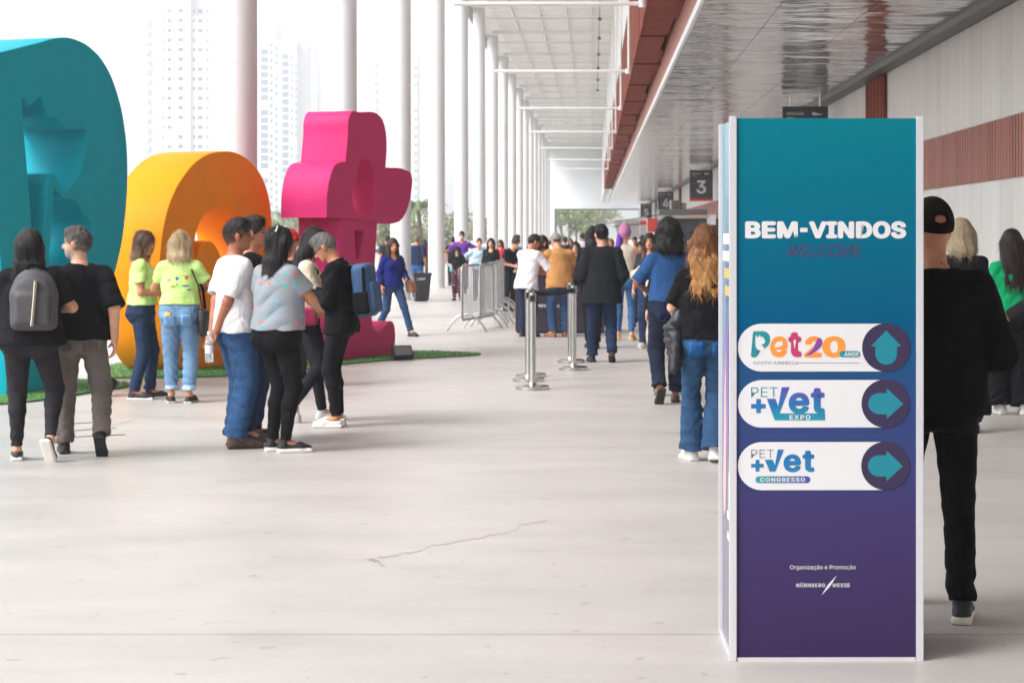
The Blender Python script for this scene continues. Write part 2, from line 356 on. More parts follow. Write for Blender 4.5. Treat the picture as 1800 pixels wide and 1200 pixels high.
# ------------------------------------------------------------------ hanging entrance signs
M_sign = mat('sign_face', (.045, .043, .05), .45, noise=.08, nscale=3); M_signtxt = mat('sign_lettering', (.62, .62, .62), .5); M_red = mat('sign_red', (.5, .045, .03), .5)
for num, yy, red in (('2', 39.2, 0), ('3', 76.9, 1), ('4', 114.5, 1), ('5', 157., 1)):
    lab = {'2': 'dark hanging sign just above the welcome totem, mostly hidden by it', '3': 'dark hanging entrance sign with large white 3 and red foot strip', '4': 'dark hanging entrance sign with white 4 above the food kiosk roof', '5': 'small far dark hanging entrance sign with white 5'}[num]
    w_, z0, z1 = .92, 2.98, 4.21; xm = 4.75-w_/2
    s = empty('hanging_sign', (xm, yy, z0), lab, 'sign', 'dark entrance signs under the canopy')
    b = MB(); b.box((-w_/2, -.06, .11), (w_/2, .06, z1-z0)); pn = bevel(b.build('panel', M_sign, s), .008)
    b = MB(); b.box((-w_/2-.004, -.064, 0), (w_/2+.004, .064, .108)); b.build('foot_strip', M_red if red else M_sign, s)
    for x in (-.3, .3): b = MB(); b.tube([(x, 0, z1-z0), (x, 0, cz-z0+.02)], .015, 6); b.build('hanger', M_steel, s)
    o = link('numeral', text_mesh(num, .52, M_signtxt, bold=.025), pn, (0, -.066, .56)); o.rotation_euler = (R_(90), 0, 0)
    for tx, x, z, h, wd in (('PAVILHÃO', -.2, 1.085, .055, .34), ('HALL', -.29, 1.0, .035, .16)):
        o = link('lettering', text_mesh(tx, h, M_signtxt, bold=.02, width=wd), pn, (x, -.066, z)); o.rotation_euler = (R_(90), 0, 0)
    me = curve_mesh('arrow', [[(.13, 1.12, 1), (.36, 1.065, 1), (.15, 1.045, 1)]], .002, M_signtxt); o = link('arrow_mark', me, pn, (0, -.066, 0)); o.rotation_euler = (R_(90), 0, 0)

# ------------------------------------------------------------------ apartment towers beyond the road
M_tw = mat('tower_render', (.62, .615, .60), .8, noise=.04, nscale=.08); M_glass = mat('window_glass', (.13, .17, .21), .12, noise=.3, nscale=.11, coords='Object'); M_bal = mat('balcony', (.5, .53, .58), .5)
def tower(label, px0, px1, Y, blocks, cols, row, bay=None):
    """blocks: (px0, px1, top py, depth offset) masses; cols: (px centre, px width, row step) window stacks"""
    s = F/Y; cx = ((px0+px1)/2-VPX)/s
    t = empty('apartment_tower', (cx, Y, 0), label, 'building', 'pale apartment towers behind the columns')
    for i, (a, b, ty, dy) in enumerate(blocks):
        m = MB(); m.box(((a-VPX)/s-cx, dy, 0), ((b-VPX)/s-cx, dy+16, CH+(HOR-ty)/s)); m.build('wall' if i == 0 else 'upper_block', M_tw, t)
    wins = []
    for c, wd, top, dy, hh in cols:
        z = CH+(HOR-top)/s; rr2 = random.Random(int(c))
        while z > 6:
            if rr2.random() < .93: wins.append(((c-VPX)/s-cx, dy, z, wd/s, hh))
            z -= row
    wins.sort(key=lambda q: -q[2]); base = {}
    for i, (x, dy, z, wd, hh) in enumerate(wins[:100]):
        k = (round(wd, 2), hh)
        if k not in base:
            m = MB(); m.box((-wd/2, -.06, -hh/2), (wd/2, .02, hh/2)); base[k] = raw_mesh('window', m.v, m.f, M_glass, smooth=False)
        link('window', base[k], t, (x, dy, z))
    if wins[100:]:
        m = MB()
        for x, dy, z, wd, hh in wins[100:]: m.box((x-wd/2, dy-.06, z-hh/2), (x+wd/2, dy+.02, z+hh/2))
        tag(m.build('windows', M_glass, t), kind='stuff')
    if bay:
        for a, b, ty, dy in bay:
            m = MB(); m.box(((a-VPX)/s-cx, -1.4, 0), ((b-VPX)/s-cx, -.02, 1.1)); bm_ = raw_mesh('balcony', m.v, m.f, M_bal, smooth=False); z = 4.
            while z < CH+(HOR-ty)/s: link('balcony', bm_, t, (0, dy, z)); z += row
tower('tallest pale tower with small window dots behind the first column', 256, 386, 600, [(258, 386, 28, 0), (266, 384, -60, 2), (312, 336, -20, -1.2)], [(298, 6, 20, 0, 1.1), (319, 8, 20, -1.2, 1.1), (352, 8, 20, 0, 1.1), (365, 3, 20, 0, 1.1), (287, 3, 20, 0, .9), (341, 3, 20, 0, 1.)], 3.0, [(255.5, 264, 30, 0)])
tower('pale tower with dense grid of blue windows beside the pink letter', 448, 534, 780, [(450, 521, 72, 0), (452, 482, 40, 3), (500, 520, 66, 5), (520, 534, 76, 6)], [(465, 13, 92, 0, 2.1), (477, 5, 80, 0, 1.5), (486, 5, 85, 0, 1.4), (502, 11, 100, 0, 2.1), (513, 4, 102, 0, 1.4), (520, 3, 104, 0, 1.4)], 3.05)
tower('small far tower just right of the dense window grid', 534, 556, 900, [(534, 556, 110, 0), (538, 550, 76, 2)], [(539, 4, 118, 0, 2.0), (545, 3, 116, 0, 1.2), (552, 3, 116, 0, 1.2)], 3.4)
tower('plain pale tower right of the pink letter between two columns', 657, 760, 700, [(658, 758, 80, 0), (661, 690, 74, 1.5), (728, 734, 90, -.8)], [(731, 5, 120, -.8, 1.0), (688, 2, 210, 0, 1.0), (712, 3, 150, 0, 1.0)], 3.1, [(656, 662, 104, 0)])

# ------------------------------------------------------------------ trees and shrubs outside
BARK = mat('bark', (.10, .075, .055), .9, noise=.3, nscale=6)
def leafmat(c): return mat('leaves', c, .6, noise=.35, nscale=.9, spec=.3, trans=0)
def tree(label, x, y, h, r, col, n=1500, seed=1, cz_=.68, ls=.35, open_=.25, group='trees beyond the hall'):
    rd = np.random.RandomState(seed); t = empty('tree', (x, y, 0), label, 'tree', group)
    m = MB(); m.tube([(0, 0, 0), (.1, 0, h*.3), (0, .1, h*.62), (.1, 0, h*.85)], [h*.03, h*.024, h*.016, h*.006], 8)
    cl = []
    for i in range(9):
        a = rd.uniform(0, 6.28); z0 = h*rd.uniform(.32, .6); e = np.array([math.cos(a)*r*.62, math.sin(a)*r*.62, h*rd.uniform(.55, .9)])
        m.tube([(0, 0, z0), tuple(e*[.5, .5, 1]-[0, 0, h*.06]), tuple(e)], [h*.012, h*.008, h*.003], 6); cl.append(e)
    m.build('trunk', BARK, t, smooth=True)
    cl += [np.array([rd.normal()*r*.45, rd.normal()*r*.45, h*cz_+rd.normal()*h*.14]) for _ in range(12)]
    V = []; Q = []
    for i in range(n):
        c = cl[rd.randint(len(cl))]; v = rd.normal(size=3); v /= np.linalg.norm(v); p = c+v*r*open_*rd.uniform(.4, 1.15)*[1.2, 1.2, .9]
        a = rd.normal(size=3); a /= np.linalg.norm(a); b = np.cross(a, rd.normal(size=3)); b /= np.linalg.norm(b); s = ls*rd.uniform(.6, 1.3)
        k = len(V); V += [p-a*s, p-b*s*.5, p+a*s, p+b*s*.5]; Q.append((k, k+1, k+2, k+3))
    link('crown', raw_mesh('crown', V, np.array(Q), leafmat(col), smooth=False), t)
def palm(label, x, y, h, seed=2):
    t = empty('palm_tree', (x, y, 0), label, 'tree'); m = MB(); m.tube([(0, 0, 0), (.15, 0, h*.5), (0, 0, h)], [.2, .16, .13], 8); m.build('trunk', BARK, t, smooth=True)
    rd = random.Random(seed); V = []; Q = []
    for i in range(22):
        a = i*2.4; el = rd.uniform(.1, 1.1); L = rd.uniform(1.8, 2.6); p0 = np.array([0, 0, h]); d = np.array([math.cos(a), math.sin(a), 0]); pr = p0
        for k in range(8):
            q = (k+1)/8; p = p0+d*L*q*math.cos(el*.6)+np.array([0, 0, L*(math.sin(el)*q-.9*q*q)]); sd_ = np.cross(d, [0, 0, 1])
            for sg in (-1, 1):
                tip = p+sd_*sg*.5*(1-q*.6)+d*.25-np.array([0, 0, .28]); b = len(V); V += [pr, p, tip, pr*.6+tip*.4]; Q.append((b, b+1, b+2, b+3))
            pr = p
    link('crown', raw_mesh('crown', V, np.array(Q), leafmat((.14, .19, .08)), smooth=False), t)
palm('palm tree with drooping fronds beside the column behind the bin', *at(735, 390, 130)[:2], 3.6)
for i, (px, Y, h, r, c, lab) in enumerate([
    (1000, 250, 7.5, 3.2, (.19, .22, .08), 'yellow green tree at the left of the far opening'),
    (1024, 285, 9.5, 3.4, (.24, .25, .12), 'tall thin tree seen through the middle of the far opening'),
    (1012, 236, 4.8, 3.0, (.15, .20, .07), 'low dark green tree in front in the far opening'),
    (1050, 300, 7., 3.6, (.26, .27, .14), 'pale tree at the right of the far opening'),
    (986, 270, 6.5, 2.6, (.17, .22, .1), 'small green tree against the left frame of the far opening')]):
    tree(lab, (px-VPX)/F*Y, Y, h, r, c, 800, 10+i, ls=.3)
for i, (px, Y, h, r, c, lab) in enumerate([
    (668, 170, 3.9, 3.4, (.2, .22, .1), 'low bush behind the column nearest the pink letter'),
    (815, 200, 4.4, 3.6, (.2, .22, .12), 'pale bush outside behind the person in purple'),
    (752, 190, 2.6, 2.6, (.18, .22, .1), 'low bush outside right of the palm tree'),
    (570, 190, 4.2, 4.0, (.18, .22, .1), 'bush outside behind the pink letter'),
    (480, 210, 4.2, 4.2, (.18, .22, .1), 'bush outside between orange letter and pink letter')]):
    tree(lab, (px-VPX)/F*Y, Y, h, r, c, 1200, 30+i, cz_=.5, ls=.3, group='bushes outside the walkway')

# the hazy air that pales the towers and far trees
hz = MB(); hz.box((-1230, -180, -1), (1230, 1530, 118)); hzm = bpy.data.materials.new('air'); hzm.use_nodes = True; t_ = hzm.node_tree; t_.nodes.remove(t_.nodes['Principled BSDF'])
pv = t_.nodes.new('ShaderNodeVolumePrincipled'); pv.inputs['Color'].default_value = (.95, .96, .98, 1); pv.inputs['Density'].default_value = .0011
t_.links.new(pv.outputs[0], t_.nodes['Material Output'].inputs['Volume']); tag(hz.build('haze', hzm), kind='stuff')
# ------------------------------------------------------------------ giant walk-up letters on artificial turf
def letter_plane(ax, ay, n):
    A = np.array([*gp(ax, ay), 0.]); n = np.array([n[0], n[1], 0.]); n /= np.linalg.norm(n); t = np.array([-n[1], n[0], 0])
    def tr(pts):
        out = []
        for p in pts:
            r = np.array([(p[0]-VPX)/F, 1, -(p[1]-HOR)/F]); Y = (n@(A-[0, 0, CH]))/(n@r); q = np.array([0, 0, CH])+Y*r
            out.append((float((q-A)@t), max(0., float(q[2])), p[2] if len(p) > 2 else 0))
        return out
    W = Matrix(((t[0], 0, n[0], A[0]), (t[1], 0, n[1], A[1]), (0, 1, 0, 0), (0, 0, 0, 1)))
    return tr, W, A
NRM = (.945, -.33)
def letter(name, label, anchor, pieces, T, mats, nrm=NRM):
    tr, W, A = letter_plane(*anchor, nrm); root = empty(name, tuple(A), label, 'letter sculpture', 'giant letters on the turf')
    for pname, splines, T_, m, back in pieces:
        me = curve_mesh(pname, [tr(s) for s in splines], T_, m, bev=.012); me.transform(W @ Matrix.Translation((0, 0, -T_/2-back))); me.transform(Matrix.Translation(-Vector(A)))
        me.polygons.foreach_set('use_smooth', np.ones(len(me.polygons), bool)); me.set_sharp_from_angle(angle=R_(38)); link(pname, me, root)
M_teal = mat('teal_paint', (.0, .30, .38), .5, spec=.08, noise=.04, nscale=2, bump=.05, bscale=30); M_orange = mat('orange_paint', (.80, .25, .003), .5, spec=.08, noise=.04, nscale=2, bump=.05, bscale=30); M_pink = mat('magenta_paint', (.54, .026, .145), .5, spec=.1, noise=.05, nscale=2, bump=.05, bscale=30)
P_out = [(12, 697, 1), (95, 685, 1), (100, 612, 1), (150, 570), (188, 510), (207, 450), (218, 380), (222, 300), (217, 225), (204, 165), (184, 117), (160, 88), (135, 73), (110, 68), (60, 79), (0, 94), (-70, 112), (-110, 130, 1), (-105, 200, 1), (-40, 220), (-15, 300), (0, 450), (8, 600)]
P_in = [(37, 206, 1), (36, 167, 1), (50, 186, 1), (71, 166, 1), (84, 204, 1), (101, 207), (112, 224, 1), (151, 226, 1), (151, 247), (146, 285), (134, 316), (113, 341, 1), (104, 330), (98, 314), (91, 307), (84, 313), (82, 335), (80, 380), (76, 430), (73, 482, 1), (58, 482, 1), (52, 385), (46, 308)]
P_in2 = [(114, 348, 1), (130, 351), (146, 374), (163, 396), (161, 423), (147, 446), (120, 470), (84, 482, 1), (85, 440), (89, 390), (91, 350), (94, 324, 1), (99, 333), (106, 343)]
letter('giant_letter', 'giant teal letter P sculpture with a dog shaped cut-out', (12, 697), [('letter_body', [P_out, P_in, P_in2], .78, M_teal, 0)], .78, M_teal)
E_out = [(385, 268), (350, 281), (322, 311), (303, 345), (290, 386), (282, 440), (280, 500), (285, 560), (300, 618), (330, 652), (370, 653), (420, 648), (452, 628), (470, 590), (474, 560, 1), (452, 545, 1), (435, 560), (410, 566), (392, 545, 1), (398, 505, 1), (474, 480, 1), (476, 420), (473, 360), (465, 327), (450, 298), (422, 274)]
E_in = [(339, 440), (343, 408), (362, 372), (384, 364, 1), (399, 350, 1), (410, 372, 1), (430, 390), (440, 420), (433, 465), (404, 520, 1), (390, 500), (386, 455), (377, 433), (366, 425), (355, 431), (348, 452), (344, 480, 1)]
letter('giant_letter', 'giant orange letter e sculpture behind the two people in lime shirts', (330, 652), [('letter_body', [E_out, E_in], .74, M_orange, 0)], .74, M_orange)
T_out = [(618, 198), (630, 199), (668, 207), (675, 224), (678, 252), (676, 296, 1), (711, 300), (722, 309), (722, 332), (716, 362), (706, 383), (692, 391), (660, 389), (608, 382), (574, 381, 1), (575, 340), (581, 308), (588, 292), (600, 286), (607, 286, 1), (611, 240), (613, 208)]
T_in = [(626, 377, 1), (619, 358), (618, 335), (624, 318), (628, 300), (632, 284), (641, 279), (650, 283), (656, 300), (657, 340), (653, 379, 1)]
T_low = [(600, 384, 1), (665, 392, 1), (661, 460), (656, 540), (656, 565), (660, 579), (672, 583), (684, 571), (691, 566), (696, 578), (694, 624, 1), (600, 630, 1)]
T_slot = [(625, 403, 1), (644, 404, 1), (635, 457, 1), (628, 457, 1)]
letter('giant_letter', 'giant magenta letter t sculpture with a bird shaped cut-out', (694, 624), [('letter_top', [T_out, T_in], .62, M_pink, 0), ('letter_stem', [T_low, T_slot], .56, M_pink, .03)], .6, M_pink)
# turf mats with short blades
M_turf = mat('turf', (.075, .20, .045), .8, noise=.3, nscale=30, bump=.6, bscale=200)
def turf(label, pts, seed):
    P = [Vector((*gp(*p), 0)) for p in pts]; c = sum(P, Vector())/len(P); V = [(p.x-c.x, p.y-c.y, .006) for p in P]+[(p.x-c.x, p.y-c.y, .022) for p in P]; n = len(P)
    m = MB(); m.add(V, [tuple(range(n, 2*n))]+[(i, (i+1) % n, n+(i+1) % n, n+i) for i in range(n)])
    xs = [v[0] for v in V]; ys = [v[1] for v in V]; rd = random.Random(seed); B = []; Fc = []; k = 0
    def inside(x, y):
        r = False
        for i in range(n):
            a, b = V[i], V[i-1]
            if (a[1] > y) != (b[1] > y) and x < (b[0]-a[0])*(y-a[1])/(b[1]-a[1])+a[0]: r = not r
        return r
    while k < 3000:
        x, y = rd.uniform(min(xs), max(xs)), rd.uniform(min(ys), max(ys))
        if inside(x, y):
            a = rd.uniform(0, 6.28); q = len(B); B += [(x-.006*math.cos(a), y-.006*math.sin(a), .02), (x+.006*math.cos(a), y+.006*math.sin(a), .02), (x+rd.uniform(-.02, .02), y+rd.uniform(-.02, .02), .042)]; Fc.append((q, q+1, q+2)); k += 1
        else: k += .05
    m.add(B, Fc); tag(m.build('turf_mat', M_turf, None, c), label, 'turf mat', 'green turf mats under the letters')
def smooth_poly(pts, k=4):
    out = []; n = len(pts)
    for i in range(n):
        p0, p1, p2, p3 = [np.array(pts[(i+j-1) % n], float) for j in range(4)]
        for s in range(k):
            t = s/k; out.append(tuple(.5*((2*p1)+(-p0+p2)*t+(2*p0-5*p1+4*p2-p3)*t*t+(-p0+3*p1-3*p2+p3)*t**3)))
    return out
turf('pointed green turf mat at the left below the teal letter', smooth_poly([(-120, 716), (0, 712), (95, 702), (165, 690), (226, 680), (205, 673), (120, 668), (0, 668), (-120, 672)]), 1)
turf('long green turf mat under the orange letter', smooth_poly([(165, 664), (260, 665), (400, 662), (480, 652), (520, 643), (500, 632), (400, 628), (260, 634), (175, 648)]), 2)
turf('green turf mat with a long thin tip under the magenta letter', smooth_poly([(505, 655), (560, 647), (620, 640), (700, 633), (770, 629), (845, 624), (790, 620), (700, 618), (600, 618), (520, 624)]), 3)
def flood(label, px, py, rz_):
    x, y = gp(px, py); r = empty('floodlight', (x, y, 0), label, 'floodlight', 'black floodlights on the turf', R_(rz_)); bl = mat('black_housing', '#17171a', .45, bump=.1)
    M = Matrix.Translation((0, 0, .11)) @ Matrix.Rotation(R_(-35), 4, 'X'); b = MB(); b.box((-.13, -.035, -.085), (.13, .035, .085), M=M)
    for k in range(6): b.box((-.115+k*.042, .036, -.07), (-.10+k*.042, .06, .07), M=M)
    bevel(b.build('housing', bl, r), .008); b = MB(); b.box((-.11, -.040, -.066), (.11, -.036, .066), M=M); b.build('lens', mat('lens', (.1, .1, .11), .1), r)
    b = MB(); b.tube([(-.15, 0, .11), (-.15, .0, .015), (.15, 0, .015), (.15, 0, .11)], .008, 6); b.build('bracket', bl, r)
flood('small black floodlight at the corner of the magenta letter', 707, 634, 25)
flood('small black floodlight on the turf tip behind the walking couple', 187, 696, -60)

# ------------------------------------------------------------------ welcome totem
TX, TY = .511, 7.237; K = F/TY; TW, TD, TH = .7245, .55, 2.035
tot = empty('welcome_totem', (TX, TY, 0), 'tall welcome totem in teal to purple with white BEM-VINDOS lettering and arrows', 'totem', rz=R_(.6))
def ramp_mat(name, stops, z0, z1, rough=.35, axis=2, coat=.0, dim=1.):
    m = bpy.data.materials.new(name); m.use_nodes = True; t = m.node_tree; b = t.nodes['Principled BSDF']; tc = t.nodes.new('ShaderNodeTexCoord'); sx = t.nodes.new('ShaderNodeSeparateXYZ')
    t.links.new(tc.outputs['Object'], sx.inputs[0]); r = t.nodes.new('ShaderNodeMapRange'); r.inputs['From Min'].default_value = z0; r.inputs['From Max'].default_value = z1; t.links.new(sx.outputs[axis], r.inputs[0])
    c = t.nodes.new('ShaderNodeValToRGB'); e = c.color_ramp.elements
    while len(e) < len(stops): e.new(.5)
    for q, (p, col) in zip(e, stops): q.position = p; q.color = (*[v*dim for v in (lin(col) if isinstance(col, str) else col)], 1)
    t.links.new(r.outputs[0], c.inputs[0]); t.links.new(c.outputs[0], b.inputs['Base Color']); b.inputs['Roughness'].default_value = rough; b.inputs['Coat Weight'].default_value = coat; return m
GR = [(0, '#3f3058'), (.25, '#483c6e'), (.45, '#3a4d85'), (.62, '#005d88'), (.8, '#00708e'), (1, '#008294')]
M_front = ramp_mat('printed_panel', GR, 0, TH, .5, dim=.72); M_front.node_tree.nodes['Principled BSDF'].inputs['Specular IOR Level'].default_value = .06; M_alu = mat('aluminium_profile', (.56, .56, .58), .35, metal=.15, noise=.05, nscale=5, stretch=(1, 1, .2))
b = MB(); b.box((.022, .008, .012), (TW-.022, .03, TH-.004)); fp = b.build('front_panel', M_front, tot)
b = MB(); b.box((.012, .022, .012), (.03, TD-.022, TH-.004)); sp_ = b.build('side_panel', ramp_mat('printed_side', GR, 0, TH, .22, coat=.3), tot)
b = MB(); b.box((TW-.03, .022, .012), (TW-.012, TD-.022, TH-.004)); b.build('side_panel', M_front, tot)
b = MB(); b.box((.022, TD-.03, .012), (TW-.022, TD-.008, TH-.004)); b.build('back_panel', M_front, tot)
for x, y in ((.012, .012), (TW-.012, .012), (.012, TD-.012), (TW-.012, TD-.012)):
    b = MB(); b.lathe([(.013, 0), (.013, TH+.004)], (x, y, 0), 8); b.box((x-.0115, y-.0135, .001), (x+.0115, y+.0135, TH+.003)); b.box((x-.0135, y-.0118, .0012), (x+.0135, y+.0118, TH+.0034)); b.build('corner_post', M_alu, tot)
b = MB(); b.box((.003, .028, 0), (.0115, TD-.028, .014)); b.build('rail', M_alu, tot); b = MB(); b.box((.028, .003, 0), (TW-.028, .0075, .014)); b.build('rail', M_alu, tot)
DZ = .0068
def loc(px, py): return ((px-1283)/K, (1162-py)/K)
def flat(name, splines, m, lift=0, res=5):
    me = curve_mesh(name, [[(*loc(p[0], p[1]), p[2] if len(p) > 2 else 0) for p in s] for s in splines], .0005, m, res=res)
    o = link(name, me, fp, (0, DZ-lift, 0)); o.rotation_euler = (R_(90), 0, 0); return o
def write(s, x0, x1, y0, y1, m, bold=0., shear=0., lift=0., name='lettering', spacing=1.):
    me = text_mesh(s, (y1-y0)/K, m, bold, shear, .0005, (x1-x0)/K, spacing); cx, cz_ = loc((x0+x1)/2, (y0+y1)/2)
    o = link(name, me, fp, (cx, DZ-lift, cz_)); o.rotation_euler = (R_(90), 0, 0); return o
M_prw = mat('print_white', (.64, .63, .65), .4); M_prp = mat('print_purple', lin('#2c2044'), .4); M_prd = mat('print_dark', lin('#4a2a52'), .4); M_prt = mat('print_teal', lin('#007a8c'), .4); M_pro = mat('print_orange', lin('#f58a33'), .4); M_prm = mat('print_magenta', lin('#b0305f'), .4); M_prg = mat('print_green_teal', lin('#08808a'), .4); M_grey = mat('print_grey', lin('#6f6b72'), .4)
write('BEM', 1310, 1403, 389, 419, M_prw, .06); flat('lettering', [[(1407, 400.5, 1), (1420, 400.5, 1), (1420, 408, 1), (1407, 408, 1)]], M_prw); write('VINDOS', 1422.5, 1594, 389, 419, M_prw, .06)
write('WELCOME', 1386, 1517, 431, 451, M_prd, 0, .25)
def cap_shape(x0, x1, y0, y1):
    r = (y1-y0)/2; cy = (y0+y1)/2
    return [(x0+r-r*math.sin(a), cy-r*math.cos(a), 1) for a in np.linspace(0, math.pi, 17)]+[(x1-r+r*math.sin(a), cy+r*math.cos(a), 1) for a in np.linspace(0, math.pi, 17)]
def circ(cx, cy, r): return [(cx+r*math.cos(a), cy+r*math.sin(a), 1) for a in np.linspace(0, 2*math.pi, 41)[:-1]]
for cx, cy, r, y0, y1, up in ((1558.5, 611, 42, 569, 653, 1), (1557.5, 709.5, 42, 668, 751.5, 0), (1557, 819, 42, 777, 861.5, 0)):
    flat('pill', [cap_shape(1297, 1599, y0, y1)], M_prw, .0006); flat('disc', [circ(cx, cy, r+.6)], M_prp, .0013)
    if up: a = [(cx, 581, 1), (cx+27, 609, 1), (cx+19, 609, 1)]+[(cx+19*math.cos(q), 622+19*math.sin(q), 1) for q in np.linspace(0, math.pi, 15)]+[(cx-19, 609, 1), (cx-27, 609, 1)]
    else: a = [(cx+31, cy+.5, 1), (cx+2, cy+27, 1), (cx+2, cy+18.5, 1)]+[(cx-12-18.5*math.sin(q), cy+18.5*math.cos(q), 1) for q in np.linspace(0, math.pi, 15)]+[(cx+2, cy-18.5, 1), (cx+2, cy-27, 1)]
    flat('arrow', [a], M_prt, .002)
# three logos on the white pills
l1 = .0014
def fitted(s, x0, x1, y0, y1, bold, shear, m):
    me = text_mesh(s, .1, m, bold, shear, .0005, (x1-x0)/K); co = [v.co.y for v in me.vertices]; lo, hi = min(co), max(co); cx, cz_ = loc((x0+x1)/2, (y0+y1)/2)
    for v in me.vertices: v.co.y = (v.co.y-(lo+hi)/2)*((y1-y0)/K)/(hi-lo)
    o = link('logo', me, fp, (cx, DZ-l1, cz_)); o.rotation_euler = (R_(90), 0, 0)
for a_ in (('P', 1320, 1354, 582, 628, .05, .1, M_prg), ('e', 1354, 1385, 591, 628, .045, .05, M_pro), ('t', 1386, 1410, 584, 628, .06, 0, M_prm), ('2', 1414, 1446, 591, 628.5, .06, .05, M_pro), ('0', 1446, 1487, 591, 628.5, .05, 0, M_pro)): fitted(*a_)
flat('logo', [[(1441, 594), (1446, 603), (1440, 613), (1425, 624, 1), (1416, 625, 1), (1430, 612), (1434, 603)]], mat('print_violet', lin('#7a3b8f'), .4), .002)
flat('logo', [[(1329, 588, 1), (1332, 594, 1), (1336, 588, 1), (1338, 594), (1345, 597, 1), (1344, 603), (1338, 606, 1), (1343, 611), (1338, 616), (1330, 612), (1328, 600)]], M_prw, .002)
flat('logo', [[(1363, 606), (1367, 600, 1), (1370, 602, 1), (1374, 598, 1), (1376, 606), (1370, 609), (1362, 610)]], M_prw, .002)
flat('logo', [[(1396, 598), (1398.5, 597), (1399, 602), (1398, 608), (1397, 614, 1), (1396, 606)]], M_prw, .002)
flat('logo', [cap_shape(1476, 1513, 617, 628)], M_prg, .0018); write('ANOS', 1484, 1510, 619, 626, M_prw, .03, .2, .0024)
write('SOUTH AMERICA', 1324, 1403, 635, 640.5, M_grey, 0, .2, l1, spacing=1.15); flat('logo', [[(1404, 637.6, 1), (1512, 637.6, 1), (1512, 638.4, 1), (1404, 638.4, 1)]], M_grey, l1)
def gradm(y0, y1, st):                       # object axes of a flat piece: its own Y runs up the panel
    return ramp_mat('print_gradient', st, (1162-y1)/K, (1162-y0)/K, .4, axis=1)
Gv = [(0, '#0a8a96'), (.45, '#0a66a0'), (1, '#4b3f9a')]
gm = gradm(680, 739, Gv)
q2 = lambda pts: [(1280+x/3.637, 550+y/3.637, 1) for x, y in pts]
write('PET', 1320.5, 1367.5, 680.5, 698, M_prg, -.008, 0, l1, 'logo')
flat('logo', [q2([(147, 582), (180, 582), (180, 550), (210, 550), (210, 582), (241, 582), (241, 611), (210, 611), (210, 640), (180, 640), (180, 611), (147, 611)])], gm, l1)
flat('logo', [q2([(248, 548), (303, 548), (321, 596), (343, 475), (394, 475), (330, 642), (622, 642), (622, 687), (298, 687)])], gm, l1)
def glyph(s, x0, x1, y0, y1, bold, stops, hh=None):
    me = text_mesh(s, (hh or (y1-y0))/K, M_prw, bold, 0, .0005, (x1-x0)/K); co = [v.co.y for v in me.vertices]; lo, hi = min(co), max(co); k = ((y1-y0)/K)/(hi-lo); cx, cz_ = loc((x0+x1)/2, (y0+y1)/2)
    for v in me.vertices: v.co.y = (v.co.y-(lo+hi)/2)*k+cz_; v.co.x += cx
    me.materials.clear(); me.materials.append(gradm(680 if y0 < 770 else 790, 739 if y0 < 770 else 832, stops)); o = link('logo', me, fp, (0, DZ-l1, 0)); o.rotation_euler = (R_(90), 0, 0)
glyph('e', 1386.5, 1423, 690, 727.5, .04, Gv); glyph('t', 1425.5, 1451, 682, 727.2, .045, Gv)
write('EXPO', 1388, 1425, 729.5, 737.5, M_prw, .03, 0, .0022, spacing=1.2)
Gc = [(0, '#0a72a0'), (1, '#0a62a0')]; gm3 = gradm(790, 832, Gc)
write('PET', 1320.5, 1360.5, 790, 805, M_grey, -.008, 0, l1, 'logo')
flat('logo', [q2([(147, 964), (176, 964), (176, 938), (201, 938), (201, 964), (228, 964), (228, 988), (201, 988), (201, 1014), (176, 1014), (176, 988), (147, 988)])], gm3, l1)
flat('logo', [q2([(235, 938), (286, 938), (300, 972), (318, 873), (358, 873), (303, 1014), (266, 1014)])], gm3, l1)
glyph('e', 1377.5, 1408.5, 798.5, 830, .04, Gc); glyph('t', 1411, 1432.5, 792, 829.5, .045, Gc)
flat('logo', [cap_shape(1328, 1425, 837, 849)], ramp_mat('print_capsule', [(0, '#0a8f96'), (1, '#4b3f9a')], (1328-1283)/K, (1425-1283)/K, .4, axis=0), l1); write('CONGRESSO', 1336.5, 1415.5, 839.5, 846.5, M_prw, .03, 0, .0022, spacing=1.15)
write('Organização e Promoção', 1389, 1505, 993.5, 1000.5, M_prw, 0, 0, 0.0004)
write('NÜRNBERG', 1400, 1451, 1025.5, 1032, M_prw, .02, 0, .0004, spacing=1.1); write('MESSE', 1464.5, 1494.5, 1025.5, 1032, M_prw, .02, 0, .0004, spacing=1.1)
flat('logo', [[(1471, 1012, 1), (1464, 1024, 1), (1459.5, 1031, 1), (1445, 1046, 1), (1452, 1034, 1), (1456.5, 1027, 1)]], M_prw, .0004)
# print on the narrow side facing the open air: rows of block lettering too oblique to read, a violet spike and a pale shape
M_yel = mat('print_yellow', lin('#e8bd5e'), .3); M_pw2 = mat('print_white_gloss', (.8, .8, .8), .3); M_skin2 = mat('print_pale_pink', lin('#d8a79a'), .3); M_vi2 = mat('print_violet_gloss', lin('#7a4bb0'), .3)
def sidepoly(pts, m, lift=0.):
    mb = MB(); mb.add([(.0112-lift, y, z) for y, z in pts], [tuple(range(len(pts)))]); mb.build('side_print', m, sp_)
rs_ = random.Random(4)
for py0, py1, m, y0, y1 in ((410, 430, M_pw2, .10, .44), (442, 461, M_pw2, .07, .47), (474, 492, M_yel, .12, .41), (506, 524, M_yel, .17, .36)):
    y = y0
    while y < y1: wd = rs_.uniform(.028, .042); sidepoly([(y, (1162-py1)/K), (y+wd, (1162-py1)/K), (y+wd, (1162-py0)/K), (y, (1162-py0)/K)], m); y += wd+.008
